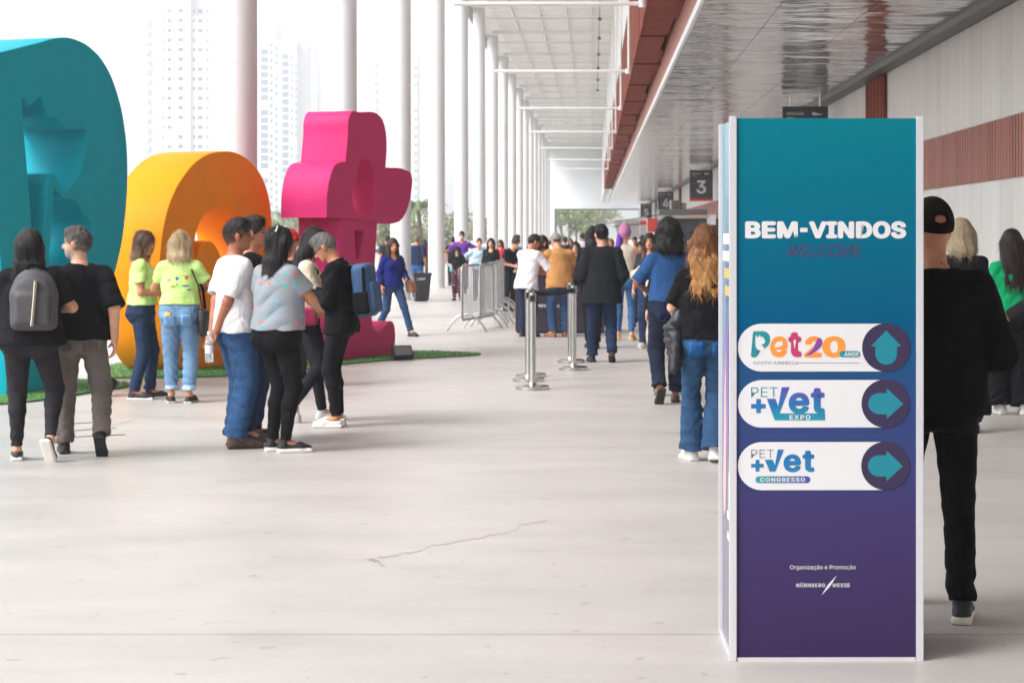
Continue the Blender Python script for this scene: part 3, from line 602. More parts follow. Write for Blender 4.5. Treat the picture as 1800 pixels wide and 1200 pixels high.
sidepoly([(.22, 1.26), (.31, 1.20), (.31, .84), (.22, .72)], M_vi2); sidepoly([(.33, 1.17), (.40, .98), (.47, .62), (.44, .48), (.35, .52), (.31, .78)], M_skin2); sidepoly([(.12, .72), (.20, .68), (.2, .52), (.12, .56)], M_pw2)
for z in (.50, .42): sidepoly([(.12, z), (.26, z), (.26, z+.03), (.12, z+.03)], M_pw2)

# ------------------------------------------------------------------ queue posts, belt, barriers, bin, counter
M_chrome = mat('brushed_steel', (.52, .52, .51), .24, metal=1, noise=.08, nscale=9, stretch=(1, 1, .2)); M_belt = mat('belt', '#151418', .8)
def stanchion():
    r = empty('queue_post', (0, 0, 0)); b = MB(); b.lathe([(.17, 0), (.175, .006), (.175, .034), (.165, .042), (.05, .05), (.04, .075)], n=40); b.build('base', M_chrome, r, smooth=True)
    b = MB(); b.lathe([(.036, .05), (.036, .90)], n=24); pl_ = b.build('pole', M_chrome, r, smooth=True)
    b = MB(); b.lathe([(.0375, .90), (.040, .905), (.040, .985), (.036, 1.0), (.02, 1.004)], n=24); b.build('head', mat('post_head', (.32, .32, .32), .3, metal=.9), pl_, smooth=True)
    b = MB(); b.box((-.022, -.048, .915), (.022, -.036, .975)); b.box((-.022, .036, .915), (.022, .048, .975)); b.build('belt_slot', M_belt, pl_); return r
def copy_tree(o):
    c = o.copy(); C.objects.link(c)
    for ch in list(o.children):
        d = ch.copy(); C.objects.link(d); d.parent = c; d.matrix_parent_inverse = ch.matrix_parent_inverse.copy()
        for g_ in list(ch.children): e_ = g_.copy(); C.objects.link(e_); e_.parent = d
    return c
st0 = stanchion(); spots = [(936, 689, 'steel queue post standing nearest in the left cluster of three'), (929, 675, 'steel queue post in the middle of the left cluster of three'), (933, 667, 'steel queue post at the back of the left cluster of three'), (1008, 655, 'front steel queue post of the right pair by the man in a jacket'), (1003, 642, 'rear steel queue post of the right pair by the man in a jacket')]
posts = []
for i, (px, py, lb) in enumerate(spots):
    o = st0 if i == 0 else copy_tree(st0); o.location = (*gp(px, py-5), 0); tag(o, lb, 'queue post', 'steel queue posts in the walkway'); posts.append(o)
a, b_ = Vector(posts[2].location), Vector(posts[3].location); a.z = b_.z = .945; d = (b_-a); nrm = Vector((-d.y, d.x, 0)).normalized()*.002; dn = d.normalized()*.045; mb = MB(); N = 12; V = []
for i in range(N+1):
    t = i/N; p = a+dn+(d-2*dn)*t; p.z -= .04*4*t*(1-t)*.5; V += [p-nrm-Vector((0, 0, .024)), p+nrm-Vector((0, 0, .024)), p+nrm+Vector((0, 0, .024)), p-nrm+Vector((0, 0, .024))]
for i in range(N):
    for k in range(4): mb.f.append([i*4+k, i*4+(k+1) % 4, i*4+4+(k+1) % 4, i*4+4+k]); mb.m.append(0)
c0 = V[0]; mb.v = [tuple(p-c0) for p in V]; tag(mb.build('queue_belt', M_belt, None, c0), 'black queue belt stretched between the two clusters of steel posts', 'belt')
M_galv = mat('galvanised_steel', (.42, .43, .43), .38, metal=.85, noise=.12, nscale=7)
def barrier():
    r = empty('crowd_barrier', (0, 0, 0)); L = 2.0; b = MB(); rad = .12; z0, z1 = .2, 1.1; pts = []
    for cx, cz2, a0 in ((L/2-rad, z1-rad, 0), (-L/2+rad, z1-rad, 90), (-L/2+rad, z0+rad, 180), (L/2-rad, z0+rad, 270)):
        for k in range(6): a = R_(a0+k*18); pts.append((cx+rad*math.cos(a), 0, cz2+rad*math.sin(a)))
    b.tube(pts, .021, 8, cyclic=True); b.build('frame', M_galv, r, smooth=True)
    b = MB()
    for k in range(19): x = -L/2+.1*(k+1); b.tube([(x, 0, z0+.02), (x, 0, z1-.02)], .008, 6)
    b.build('bars', M_galv, r, smooth=True)
    for x in (-.72, .72):
        b = MB(); b.tube([(x, -.34, .012), (x, -.27, .12), (x, -.17, .23), (x, -.06, .285), (x, .06, .285), (x, .17, .23), (x, .27, .12), (x, .34, .012)], .018, 8); b.build('foot', M_galv, r, smooth=True)
    return r
bar0 = barrier(); bx = [(*gp(840, 579), 78)]
x, y = -1.83, 33.9
for i in range(11): bx.append((x-.012*i, y+2.06*i, 88+((i*37) % 7-3)*1.2))
for i, (x, y, a) in enumerate(bx):
    o = bar0 if i == 0 else copy_tree(bar0); o.location = (x, y, 0); o.rotation_euler = (0, 0, R_(a)); tag(o, 'galvanised crowd barrier nearest the camera, its end frame in full view' if i == 0 else 'galvanised crowd barrier in the line running back behind the nearest one', 'crowd barrier', 'crowd barriers in a row')
bi = empty('litter_bin', (*at(741, 500, 47.2)[:2], 0), 'black tapered litter bin beside a white column', 'bin', rz=R_(12)); b = MB()
V = []
for z, w_ in ((.03, .16), (.62, .215), (.66, .23), (.70, .23)): V += [(-w_, -w_, z), (w_, -w_, z), (w_, w_, z), (-w_, w_, z)]
Fc = [(3, 2, 1, 0)]+[(i*4+k, i*4+(k+1) % 4, i*4+4+(k+1) % 4, i*4+4+k) for i in range(3) for k in range(4)]+[(12, 13, 14, 15)]
b.add(V, Fc); bevel(b.build('body', mat('bin_plastic', '#1b1a20', .45, bump=.1), bi), .012)
b = MB(); b.tube([(-.16, .18, .05), (.16, .18, .05)], .05, 12); b.build('wheels', mat('rubber', '#101010', .8), bi)
o = link('lettering', text_mesh('LIMP', .055, mat('bin_print', (.5, .5, .5), .5), .02, 0, .001, .2), bi, (-.03, -.2155, .55)); o.rotation_euler = (R_(84.6), 0, 0)
cx0, cy0 = gp(908, 586); cx0 -= .02; cw = 1.46
ct = empty('reception_counter', (cx0, cy0, 0), 'dark purple reception counter with a wooden top in the walkway', 'counter'); M_ct = mat('counter_front', '#2a2233', .45, noise=.06, nscale=3)
b = MB(); b.box((0, .0, .03), (cw, .62, .99)); bevel(b.build('body', M_ct, ct), .006); b = MB(); b.box((.03, .03, 0), (cw-.03, .6, .028)); b.build('plinth', M_belt, ct)
b = MB(); b.box((-.03, -.05, .992), (cw+.03, .66, 1.035)); bevel(b.build('counter_top', mat('wood_top', (.36, .24, .15), .5, noise=.25, nscale=8, stretch=(.4, 6, 1)), ct), .006)
o = link('lettering', text_mesh('INFORMAÇÕES', .05, M_prw, .025, 0, .001, .56), ct, (.62, -.002, .45)); o.rotation_euler = (R_(90), 0, 0)
b = MB(); b.box((.62, .1, 0), (.72, .3, .11)); tag(b.build('paper_stack', mat('paper', (.75, .75, .74), .7), None, (cx0+.26, cy0+.05, 1.036)), 'small white paper box on the wooden counter top', 'paper')

# ------------------------------------------------------------------ food kiosks along the hall
KY = 50.; kx = (1160-VPX)/F*KY
ks = empty('food_kiosk', (kx, KY, 0), 'dark food kiosk with flat grey roof behind the crowd under the signs', 'kiosk')
M_dk = mat('kiosk_dark', '#1d1f24', .4, noise=.1, nscale=3); M_rf = mat('kiosk_roof', (.09, .09, .095), .5, noise=.08, nscale=3); M_wf = mat('kiosk_frame', (.45, .46, .46), .45)
b = MB(); b.box((.02, .06, .03), (1.66, 2.2, 2.04)); b.build('body', M_dk, ks)
b = MB(); b.box((-.02, -.12, 2.14), (1.22, 2.3, 2.28)); bevel(b.build('roof', M_rf, ks), .01)
b = MB(); b.box((.0, -.05, 2.06), (1.22, .03, 2.136)); b.box((.0, -.05, 0), (.075, .03, 2.055)); b.box((.12, -.02, 0), (.15, .03, 2.055)); b.build('frame', M_wf, ks)
b = MB(); b.box((.2, .02, 1.1), (1.18, .056, 2.0)); b.build('serving_window', mat('kiosk_glass', (.03, .035, .045), .1), ks)
b = MB(); b.box((.16, -.1, 1.0), (1.2, .03, 1.05)); b.build('counter', M_wf, ks)
b = MB(); b.box((1.22, -.06, 1.88), (1.44, .04, 2.14)); b.build('white_panel', mat('kiosk_panel', (.6, .6, .64), .4), ks)
b = MB(); b.box((.66, -.125, 2.095), (1.2, -.06, 2.132)); b.build('wood_strip', mat('kiosk_wood', (.5, .36, .22), .5, noise=.2), ks)
kr = empty('roof_unit', (kx+.33, KY+.3, 2.28), 'grey boxy ventilation unit on top of the kiosk roof', 'ventilation unit'); b = MB(); b.box((-.04, 0, 0), (.22, .7, .25)); bevel(b.build('casing', mat('vent_metal', (.22, .21, .19), .45, metal=.5, noise=.2, nscale=5), kr), .015); b = MB(); b.box((.225, .05, 0), (.37, .6, .18)); bevel(b.build('duct', mat('vent_metal2', (.20, .19, .17), .45, metal=.5, noise=.2, nscale=5), kr), .015)
b = MB()
for k in range(4): b.box((.0, -.012, .04+k*.05), (.19, -.002, .06+k*.05))
b.build('grille', M_dk, kr)
KY2 = 62.; kx2 = (1126-VPX)/F*KY2
k2 = empty('food_stall', (kx2, KY2, 0), 'far dark food stall with a red menu panel and thin awning arms', 'stall')
b = MB(); b.box((0, 0, .03), (.98, 1.8, 1.62)); b.build('body', M_dk, k2); b = MB(); b.box((.22, -.05, 1.72), (.54, .02, 2.16)); bevel(b.build('menu_panel', M_red, k2), .01); b = MB(); b.box((.0, .0, 1.622), (.2, .6, 2.2)); b.box((.54, .0, 1.622), (.62, .3, 2.25)); b.build('frame', M_wf, k2)
b = MB(); b.box((-.02, -.02, 1.95), (.2, -.005, 2.08)); b.build('red_strip', M_red, k2)
b = MB(); b.tube([(-.9, -.9, 2.05), (-.02, 0, 2.16), (.98, .2, 2.36)], .016, 6); b.tube([(-.9, -.9, 1.88), (.0, 0, 1.97)], .012, 6); b.tube([(-.75, -.5, 1.45), (.0, 0, 1.52)], .012, 6); b.build('awning_arms', M_dk, k2)
b = MB(); b.add([(-.86, -.85, 2.03), (-.03, -.02, 2.13), (-.03, -.02, 1.53), (-.72, -.5, 1.46)], [(0, 1, 2, 3)]); b.add([(-.86, -.82, 2.03), (-.03, .0, 2.13), (-.03, .0, 1.53), (-.72, -.47, 1.46)], [(3, 2, 1, 0)]); b.build('side_curtain', mat('curtain', (.75, .75, .75), .8), k2)
# ------------------------------------------------------------------ smooth solids (people, clothes, bags): distance fields -> surface nets
def smin(a, b, k):
    h = np.clip(.5+.5*(b-a)/k, 0, 1); return b*(1-h)+a*h-k*h*(1-h)
def cone(a, b, ra, rb, cap=False, cap0=False):
    a = np.array(a, float); b = np.array(b, float); v = b-a; bb = float(v@v)+1e-9; L = math.sqrt(bb); dr = v/L
    def fn(X, Y, Z):
        dx, dy, dz = X-a[0], Y-a[1], Z-a[2]
        t0 = (dx*v[0]+dy*v[1]+dz*v[2])/bb; t = np.clip(t0, 0, 1)
        d = np.sqrt((dx-t*v[0])**2+(dy-t*v[1])**2+(dz-t*v[2])**2)-(ra+(rb-ra)*t)
        if cap: d = np.maximum(d, (t0-1)*L)
        if cap0: d = np.maximum(d, -t0*L)
        return d
    m = max(ra, rb); return fn, np.minimum(a, b)-m, np.maximum(a, b)+m
def ell(c, r, M=None):
    c = np.array(c, float); r = np.array(r, float); M = np.eye(3) if M is None else np.array(M)
    def fn(X, Y, Z):
        dx, dy, dz = X-c[0], Y-c[1], Z-c[2]
        k0 = 0; k1 = 0
        for i in range(3):
            q = dx*M[0, i]+dy*M[1, i]+dz*M[2, i]; k0 = k0+(q/r[i])**2; k1 = k1+(q/r[i]**2)**2
        k0 = np.sqrt(k0); k1 = np.sqrt(k1); return k0*(k0-1)/np.maximum(k1, 1e-6)
    e = np.sqrt(((M*r)**2).sum(1)); return fn, c-e, c+e
def rbox(c, h, r, M=None):
    c = np.array(c, float); h = np.array(h, float); M = np.eye(3) if M is None else np.array(M)
    def fn(X, Y, Z):
        dx, dy, dz = X-c[0], Y-c[1], Z-c[2]; s = 0; mx = -9
        for i in range(3):
            q = np.abs(dx*M[0, i]+dy*M[1, i]+dz*M[2, i])-(h[i]-r); s = s+np.maximum(q, 0)**2; mx = np.maximum(mx, q)
        return np.sqrt(s)+np.minimum(mx, 0)-r
    e = (np.abs(M)*h).sum(1); return fn, c-e, c+e
def trunk(P, M, tab, off=0., fa=1., fb=1.):
    """stack of elliptical sections along a spine: rows (z, half width, half depth, centre y)"""
    tab = np.array(tab, float); zz = tab[:, 0]; aa = tab[:, 1]*fa+off; bb = tab[:, 2]*fb+off; cc = tab[:, 3]
    P = np.array(P, float)
    def fn(X, Y, Z):
        dx, dy, dz = X-P[0], Y-P[1], Z-P[2]
        x = dx*M[0, 0]+dy*M[1, 0]+dz*M[2, 0]; y = dx*M[0, 1]+dy*M[1, 1]+dz*M[2, 1]; z = dx*M[0, 2]+dy*M[1, 2]+dz*M[2, 2]
        a = np.interp(z, zz, aa); b = np.interp(z, zz, bb); y = y-np.interp(z, zz, cc)
        l = np.sqrt(x*x+y*y)+1e-6; r = np.sqrt((x/a)**2+(y/b)**2)+1e-6
        return np.maximum(l*(1-1/r), np.maximum(z-zz[-1], zz[0]-z))
    cs = np.array([P+M@np.array([sx*aa.max(), sy*bb.max()+.02*sy, z]) for sx in (-1, 1) for sy in (-1, 1) for z in (zz[0], zz[-1])])
    return fn, cs.min(0), cs.max(0)
def plane(n, p):                     # keeps the side the normal points away from
    n = np.array(n, float); n /= np.linalg.norm(n); p = np.array(p, float)
    return (lambda X, Y, Z: (X-p[0])*n[0]+(Y-p[1])*n[1]+(Z-p[2])*n[2]), None, None
_E = [(0,1),(2,3),(4,5),(6,7),(0,2),(1,3),(4,6),(5,7),(0,4),(1,5),(2,6),(3,7)]
_Co = np.array([(i & 1, (i >> 1) & 1, (i >> 2) & 1) for i in range(8)])
def nets(d, lo, h):
    s = d < 0; n = d.shape
    cnt = np.zeros((n[0]-1, n[1]-1, n[2]-1), np.int8)
    for i, j, k in _Co: cnt += s[i:n[0]-1+i, j:n[1]-1+j, k:n[2]-1+k]
    act = (cnt > 0) & (cnt < 8); I = np.argwhere(act)
    cv = np.stack([d[I[:, 0]+i, I[:, 1]+j, I[:, 2]+k] for i, j, k in _Co])
    acc = np.zeros((len(I), 3)); num = np.zeros(len(I))
    for a, b in _E:
        m = (cv[a] < 0) != (cv[b] < 0); t = np.where(m, cv[a]/np.where(m, cv[a]-cv[b], 1), 0)
        acc += np.where(m[:, None], _Co[a]+t[:, None]*(_Co[b]-_Co[a]), 0); num += m
    V = lo+h*(I+acc/num[:, None]); vid = np.full(act.shape, -1, np.int32); vid[act] = np.arange(len(I))
    Q = []
    for ax in range(3):
        sw = np.moveaxis(s, ax, 0); vw = np.moveaxis(vid, ax, 0)
        e = np.argwhere(sw[:-1, 1:-1, 1:-1] != sw[1:, 1:-1, 1:-1]); i, j, k = e[:, 0], e[:, 1]+1, e[:, 2]+1
        q = np.stack([vw[i, j-1, k-1], vw[i, j, k-1], vw[i, j, k], vw[i, j-1, k]], 1)
        fl = ~sw[i, j, k]
        if ax == 1: fl = ~fl
        q[fl] = q[fl][:, ::-1]; Q.append(q)
    return V, np.concatenate(Q)
def solid(ops, h, disp=None):
    """ops: (mode, prim, k) with mode u(nion) s(ubtract) i(ntersect); returns verts, quads"""
    us = [o[1] for o in ops if o[0] == 'u']; pad = 4*h+.01
    lo = np.min([p[1] for p in us], 0)-pad; hi = np.max([p[2] for p in us], 0)+pad
    n = np.ceil((hi-lo)/h).astype(int)+1; ax = [(lo[i]+h*np.arange(n[i])).astype(np.float32) for i in range(3)]
    d = np.full(n, .5, np.float32)
    for mode, (fn, a, b), k in ops:
        if a is None: sl = [slice(0, n[i]) for i in range(3)]
        else:
            mg = k+3*h+.012
            sl = [slice(max(0, int((a[i]-mg-lo[i])/h)), min(n[i], int((b[i]+mg-lo[i])/h)+2)) for i in range(3)]
            if any(q.stop <= q.start for q in sl): continue
        X, Y, Z = ax[0][sl[0], None, None], ax[1][None, sl[1], None], ax[2][None, None, sl[2]]
        f = fn(X, Y, Z).astype(np.float32); D = d[tuple(sl)]; k = max(k, 1e-4)
        d[tuple(sl)] = smin(D, f, k) if mode == 'u' else -smin(-D, f if mode == 's' else -f, k)
    if disp is not None: d += disp(ax[0][:, None, None], ax[1][None, :, None], ax[2][None, None, :]).astype(np.float32)
    return nets(d, lo, h)
def folds(amp, fz=30., seed=0., fx=9.):
    """irregular cloth folds, running mostly across the limb, sharper on their crests"""
    def fn(X, Y, Z):
        w = np.sin(X*fx*1.3+seed)+np.sin(Y*fx+2*seed)
        a = np.sin(Z*fz+2.4*w+seed*3+X*fz*.5*math.sin(seed)); b = np.sin(Z*fz*.43+X*fx*2.1-1.7*np.sin(Y*fx*1.7+seed)); c = np.sin(X*fx*1.7+Y*fx*1.4+seed+Z*5)
        return amp*(.75*(1-2*np.abs(a)**.7)*(.5+.5*c)+.5*b*c+.25*np.sin(Z*fz*2.1+X*40*math.cos(seed)+Y*30))
    return fn
def ik(a, c, l1, l2, pole):
    a, c, pole = np.array(a, float), np.array(c, float), np.array(pole, float)
    v = c-a; L = np.linalg.norm(v)
    if L > (l1+l2)*.999: c = a+v/L*(l1+l2)*.999; v = c-a; L = np.linalg.norm(v)
    u = v/L; x = (l1*l1-l2*l2+L*L)/(2*L); y = math.sqrt(max(l1*l1-x*x, 0)); p = pole-u*(pole@u); p /= np.linalg.norm(p)+1e-9
    return a+u*x+p*y, c
def rx(a): c, s = math.cos(a), math.sin(a); return np.array([[1,0,0],[0,c,-s],[0,s,c]])
def ry(a): c, s = math.cos(a), math.sin(a); return np.array([[c,0,s],[0,1,0],[-s,0,c]])
def rz(a): c, s = math.cos(a), math.sin(a); return np.array([[c,-s,0],[s,c,0],[0,0,1]])
# ------------------------------------------------------------------ people
TAB_M = [(-.15,.12,.09,-.005),(-.07,.163,.112,-.012),(.02,.165,.113,-.01),(.12,.152,.106,.002),(.22,.154,.11,.006),(.34,.168,.117,.006),(.41,.165,.106,-.002),(.455,.13,.085,-.01),(.49,.075,.066,-.014),(.52,.06,.06,-.012)]
TAB_F = [(-.15,.12,.09,0),(-.07,.172,.116,-.01),(.02,.166,.112,-.008),(.11,.134,.097,.002),(.18,.127,.094,.006),(.28,.138,.1,.008),(.36,.146,.1,.004),(.42,.132,.085,-.004),(.455,.098,.07,-.01),(.49,.06,.056,-.012),(.52,.052,.052,-.01)]
SKIN = {'fair': '#d9a68c', 'light': '#cf9a80', 'tan': '#b97d5f', 'brown': '#9a6148', 'dark': '#6e4433'}
EYE = None
def skin(k):
    m = mat('skin', SKIN.get(k, k), .48, noise=.12, nscale=16, bump=.08, bscale=220, spec=.4); b = m.node_tree.nodes['Principled BSDF']
    b.inputs['Subsurface Weight'].default_value = .15; b.inputs['Subsurface Radius'].default_value = (.012, .005, .003); return m
def hairmat(c): return mat('hair', c, .45, noise=.3, nscale=30, bump=.6, bscale=60, stretch=(3, 3, .35), spec=.28)
HAND_F = [(.027, .070), (.009, .078), (-.010, .073), (-.027, .057)]
def hand_ops(W, d, n, side, curl, k=1.):
    """palm, four bent fingers of different length, thumb from the side of the palm"""
    d = d/np.linalg.norm(d); n = n-d*(n@d); n = n/np.linalg.norm(n); s = np.cross(d, n)*side
    ops = [('u', cone(W-d*.02, W+d*.015, .024*k, .024*k), .01)]
    B = np.stack([d, s, n], 1)
    ops.append(('u', ell(W+d*.048, (.05*k, .041*k, .016*k), B), .016))
    ops.append(('u', ell(W+d*.03+s*.022+n*.006, (.032*k, .02*k, .016*k), B), .012))
    for j, (o, L) in enumerate(HAND_F):
        p = W+d*.082*k+s*o*k; a = curl*(.75+.12*j); dd = d.copy(); nn = n.copy()
        for q, fr in enumerate((.45, .32, .23)):
            c_, s_ = math.cos(a), math.sin(a); d2 = dd*c_+nn*s_; nn = nn*c_-dd*s_; dd = d2
            p2 = p+dd*L*fr*k; r = (.0092-.0011*q)*k
            ops.append(('u', cone(p, p2, r, r-.0009), .003 if q else .006)); p = p2
    p = W+d*.022+s*.03*k; dd = d*.72+s*.6+n*(.25+.5*curl); dd /= np.linalg.norm(dd); p2 = p+dd*.04*k
    ops.append(('u', cone(p, p2, .012*k, .0105*k), .01)); dd = dd+d*.25+n*.25*curl; dd /= np.linalg.norm(dd)
    ops.append(('u', cone(p2, p2+dd*.03*k, .0105*k, .0085*k), .004)); return ops

def person(label, px=None, py=None, hy=None, X=None, Y=None, H=None, turn=0., sex='m', fat=1., skin_='light', res=.012,
           top=None, low=None, hair=None, shoe=None, lean=0., side=0., twist=0., yaw=0., nod=0., tilt=0., drop=0.,
           feet=((-.1, .02, 12, 0), (.1, -.02, -12, 0)), hands=((-.25, .03, .86), (.25, .03, .86)), poles=((-.5, -1, -.2), (.5, -1, -.2)),
           curl=(.45, .45), palm=None, group=None, mask=None, beard=None, glasses=None, cap=None, socks=None, collar=None):
    if Y is None: X, Y = gp(px, py)
    elif X is None: X = (px-VPX)/F*Y
    if H is None: H = (py-hy)/F*Y if py else CH-(hy-HOR)/F*Y
    sc = H/1.75
    root = empty('person', (X, Y, 0), label, 'person', group, R_(turn))
    fem = sex == 'f'; tab = TAB_F if fem else TAB_M; ff = math.sqrt(fat)
    P = np.array([0, 0, .95-drop]); M = rz(R_(twist)) @ rx(-R_(lean)) @ ry(R_(side))
    S = lambda x, y, z: P+M@np.array([x, y, z])
    Mp = rx(-R_(lean)*.35)
    sw = (.152 if fem else .176)*(.85+.15*fat)
    sh = [S(-sw, -.012, .425), S(sw, -.012, .425)]
    nb = S(0, -.012, .47); Rh = M @ rz(R_(yaw)) @ ry(R_(tilt)) @ rx(-R_(nod)); HC = S(0, .0, .51)+Rh@np.array([0, .022, .148])
    hd = lambda x, y, z: HC+Rh@np.array([x, y, z])
    # legs
    L1, L2 = .4215, .4215
    ft = []
    for i, (fx, fy, fyaw, fp) in enumerate([(tuple(f)+(0, 0))[:4] for f in feet]):
        fz = feet[i][4] if len(feet[i]) > 4 else 0
        Rf = rz(R_(fyaw)) @ rx(-R_(fp)); ball = np.array([fx, fy, fz])+rz(R_(fyaw))@np.array([0, .11, 0])
        O = ball+Rf@np.array([0, -.11, 0]); ank = O+Rf@np.array([0, -.02, .085]); fwd = rz(R_(fyaw))@np.array([0, 1, 0])
        hip = P+np.array([-.088 if i == 0 else .088, 0, -.035])
        kn, ank2 = ik(hip, ank, L1, L2, fwd+np.array([0, .2, .0])); ft.append((hip, kn, ank, O, Rf))
    th = (.088 if fem else .084)*ff; kr = .056*ff**.6; cf = (.052 if fem else .053)*ff**.7
    def legs(off, shin=None, cap_at=None, kneeoff=0., thoff=0.):
        o = []
        for hip, kn, ank, O, Rf in ft:
            o.append(('u', cone(hip, kn, th+off+thoff, kr+off+kneeoff), .03))
            v = ank-kn; bk = np.cross(v, np.cross((kn-hip), v)); nbk = np.linalg.norm(bk)
            f_ = Rf@np.array([0, 1, 0]); calf = kn+v*.3-f_*.014
            if shin is None:
                o.append(('u', cone(kn, calf, kr+off, cf+off), .02)); e = kn+v*(cap_at or 1.); t_ = (cap_at or 1.)
                o.append(('u', cone(calf, e, cf+off, .036+off*.6+(.012*(1-t_))*2, cap=cap_at is not None), .02))
            else:
                e = kn+v*(cap_at or 1.); o.append(('u', cone(kn, e, kr+off+kneeoff, shin, cap=True), .02))
        return o
    def rear(off):
        return [('u', ell(P+Mp@np.array([sx*.074*ff, (-.062 if fem else -.05)*ff, -.06]), np.array([.083, .082 if fem else .07, .088])*ff+off), .035) for sx in (-1, 1)]
    # arms
    ar = []
    for i in (0, 1):
        l1, l2 = (.268, .238) if fem else (.285, .25)
        el, wr = ik(sh[i], hands[i], l1, l2, poles[i]); ar.append((sh[i], el, wr))
    ua, ea, wa = ((.041, .035, .023) if fem else (.048, .041, .027)); ua *= fat; ea *= ff; wa *= fat**.3
    def arms(off, cut=None, o2=0.):
        o = []
        for s_, e_, w_ in ar:
            if cut is None or cut > 1:
                o.append(('u', cone(s_, e_, ua+.006+off, ea+off+o2), .022)); t = 1 if cut is None else cut-1
                o.append(('u', cone(e_, e_+(w_-e_)*t, ea+off+o2, wa+off+o2*.6+(.0 if cut is None else .006), cap=cut is not None), .016))
            else:
                o.append(('u', cone(s_, s_+(e_-s_)*cut, ua+.006+off, ua+off+.002+o2, cap=True), .022))
        return o
    def torso(off, zlo, zhi, fa=1., fb=1., flare=0., loose=0.):
        t = np.array(tab); 
        if loose:
            m = t[:, 0] < .38; t[m, 1] = t[m, 1]*(1-loose)+np.maximum(t[m, 1], .163 if fem else .172)*loose; t[m, 2] = t[m, 2]*(1-loose)+np.maximum(t[m, 2], .116)*loose
        zs = sorted(set([zlo, zhi]+[z for z in t[:, 0] if zlo < z < zhi]))
        nt_ = [(z, np.interp(z, t[:, 0], t[:, 1])+flare*max(0, .2-z)/.3, np.interp(z, t[:, 0], t[:, 2])+flare*max(0, .2-z)/.3, np.interp(z, t[:, 0], t[:, 3])) for z in zs]
        nt_ = [(z, a*(fat if z < .3 else 1+(fat-1)*.5), b*(fat if z < .3 else 1+(fat-1)*.6), c) for z, a, b, c in nt_]
        return ('u', trunk(P, M, nt_, off), .03)
    def shoulders(off):
        return [('u', cone(S(0, -.012, .425), sh[i], .068+off, .05*ff+off), .035) for i in (0, 1)]+[('u', cone(S(0, -.014, .45), S((-1, 1)[i]*sw*.75, -.014, .432), .05+off, .036+off), .03) for i in (0, 1)]
    bust = [('u', ell(S(sx*.066, .082, .3), (.062, .052, .06), M), .03) for sx in (-1, 1)] if fem else []
    def head_ops(k=.015):
        o = [('u', ell(hd(0, -.012, .026), (.074, .094, .1), Rh), .01), ('u', ell(hd(0, .022, -.04), (.057, .07, .075), Rh), .03),
             ('u', ell(hd(0, .062, -.085), (.026, .024, .022), Rh), .02),
             ('u', cone(hd(0, .086, .012), hd(0, .108, -.024), .008, .0125), .012), ('u', ell(hd(0, .093, -.028), (.017, .013, .011), Rh), .008)]
        for sx in (-1, 1):
            o += [('s', ell(hd(sx*.031, .094, .008), (.02, .014, .013), Rh), .014), ('u', ell(hd(sx*.031, .074, .007), (.014, .012, .011), Rh), .003),
                  ('u', ell(hd(sx*.077, -.006, -.008), (.012, .021, .033), Rh @ ry(R_(sx*14)) @ rz(R_(sx*-18))), .005)]
        o += [('u', ell(hd(0, .083, -.058), (.021, .009, .008), Rh), .006), ('u', ell(hd(0, .08, .033), (.045, .014, .012), Rh), .015)]
        o.append(('u', cone(nb-M@np.array([0, 0, .03]), hd(0, -.018, -.05), .058 if not fem else .049, .054 if not fem else .046), .022)); return o
    # --- body: one mesh
    sk = skin(skin_); eye = mat('eye', '#1a1210', .2); lip = mat('lips', '#a8564e' if fem else '#a06a58', .45); brow = hairmat((hair or {}).get('brow', '#2a201b'))
    bo = [torso(-.004, -.15, .52)]+rear(-.004)+shoulders(-.003)+[(m_, p_, k_) for m_, p_, k_ in arms(0)]+legs(-.014 if low else -.004)
    for hip, kn, ank, O, Rf in ft: bo.append(('u', cone(ank, O+Rf@np.array([0, .12, .035]), .034, .024), .02))
    if fem: bo += bust
    V, Q = solid(bo+head_ops(), res); parts = [(V, Q)]
    for i in (0, 1):
        e_, w_ = ar[i][1], ar[i][2]; d = (w_-e_)/np.linalg.norm(w_-e_)
        n = np.array(palm[i], float) if palm and palm[i] is not None else np.array([-.9 if i else .9, -.2, -.1])
        parts.append(solid(hand_ops(w_, d, n, 1 if i else -1, curl[i], 1. if not fem else .92), max(.004, min(res*.5, .007))))
    fd = res <= .009
    if fd: parts.append(solid([(m_, p_, k_) for m_, p_, k_ in head_ops()], .0045))
    off = 0; VV = []; QQ = []
    for v, q in parts: VV.append(v); QQ.append(q+off); off += len(v)
    VV = np.concatenate(VV); QQ = np.concatenate(QQ); cen = VV[QQ].mean(1); L = (cen-HC)@Rh
    mi = np.zeros(len(QQ), int); hx, hy_, hz = np.abs(L[:, 0]), L[:, 1], L[:, 2]; fr_ = (hy_ > .04) & (hx < .07) & (np.abs(hz) < .12)
    mi[fr_ & (((L[:, 0]-np.sign(L[:, 0])*.031)/.0145)**2+((hz-.008)/.0068)**2 < 1)] = 1
    mi[fr_ & (hx < .022) & (hz < -.05) & (hz > -.067) & (hy_ > .07)] = 2
    mi[fr_ & (hx > .013) & (hx < .05) & (hz > .025+(hx-.013)*.1) & (hz < .037)] = 3
    mats_ = [sk, eye, lip, brow]
    if beard: mats_.append(mat('beard', beard, .8, noise=.3, nscale=80)); bn = np.random.RandomState(2).normal(size=len(hz))*.008; mi[(hy_+bn > .0) & (hx < .075) & (hz+bn < -.038) & (hz > -.13) & ~((hx < .02) & (hz > -.067) & (hz < -.05)) & (np.abs(L[:, 1]) < .12)] = 4
    link('body', raw_mesh('body', VV*sc, QQ, mats_, mi), root)
    # --- clothes
    rec = dict(root=root, sc=sc, S=S, M=M, P=P, hd=hd, Rh=Rh, ar=ar, ft=ft, turn=turn, X=X, Y=Y)
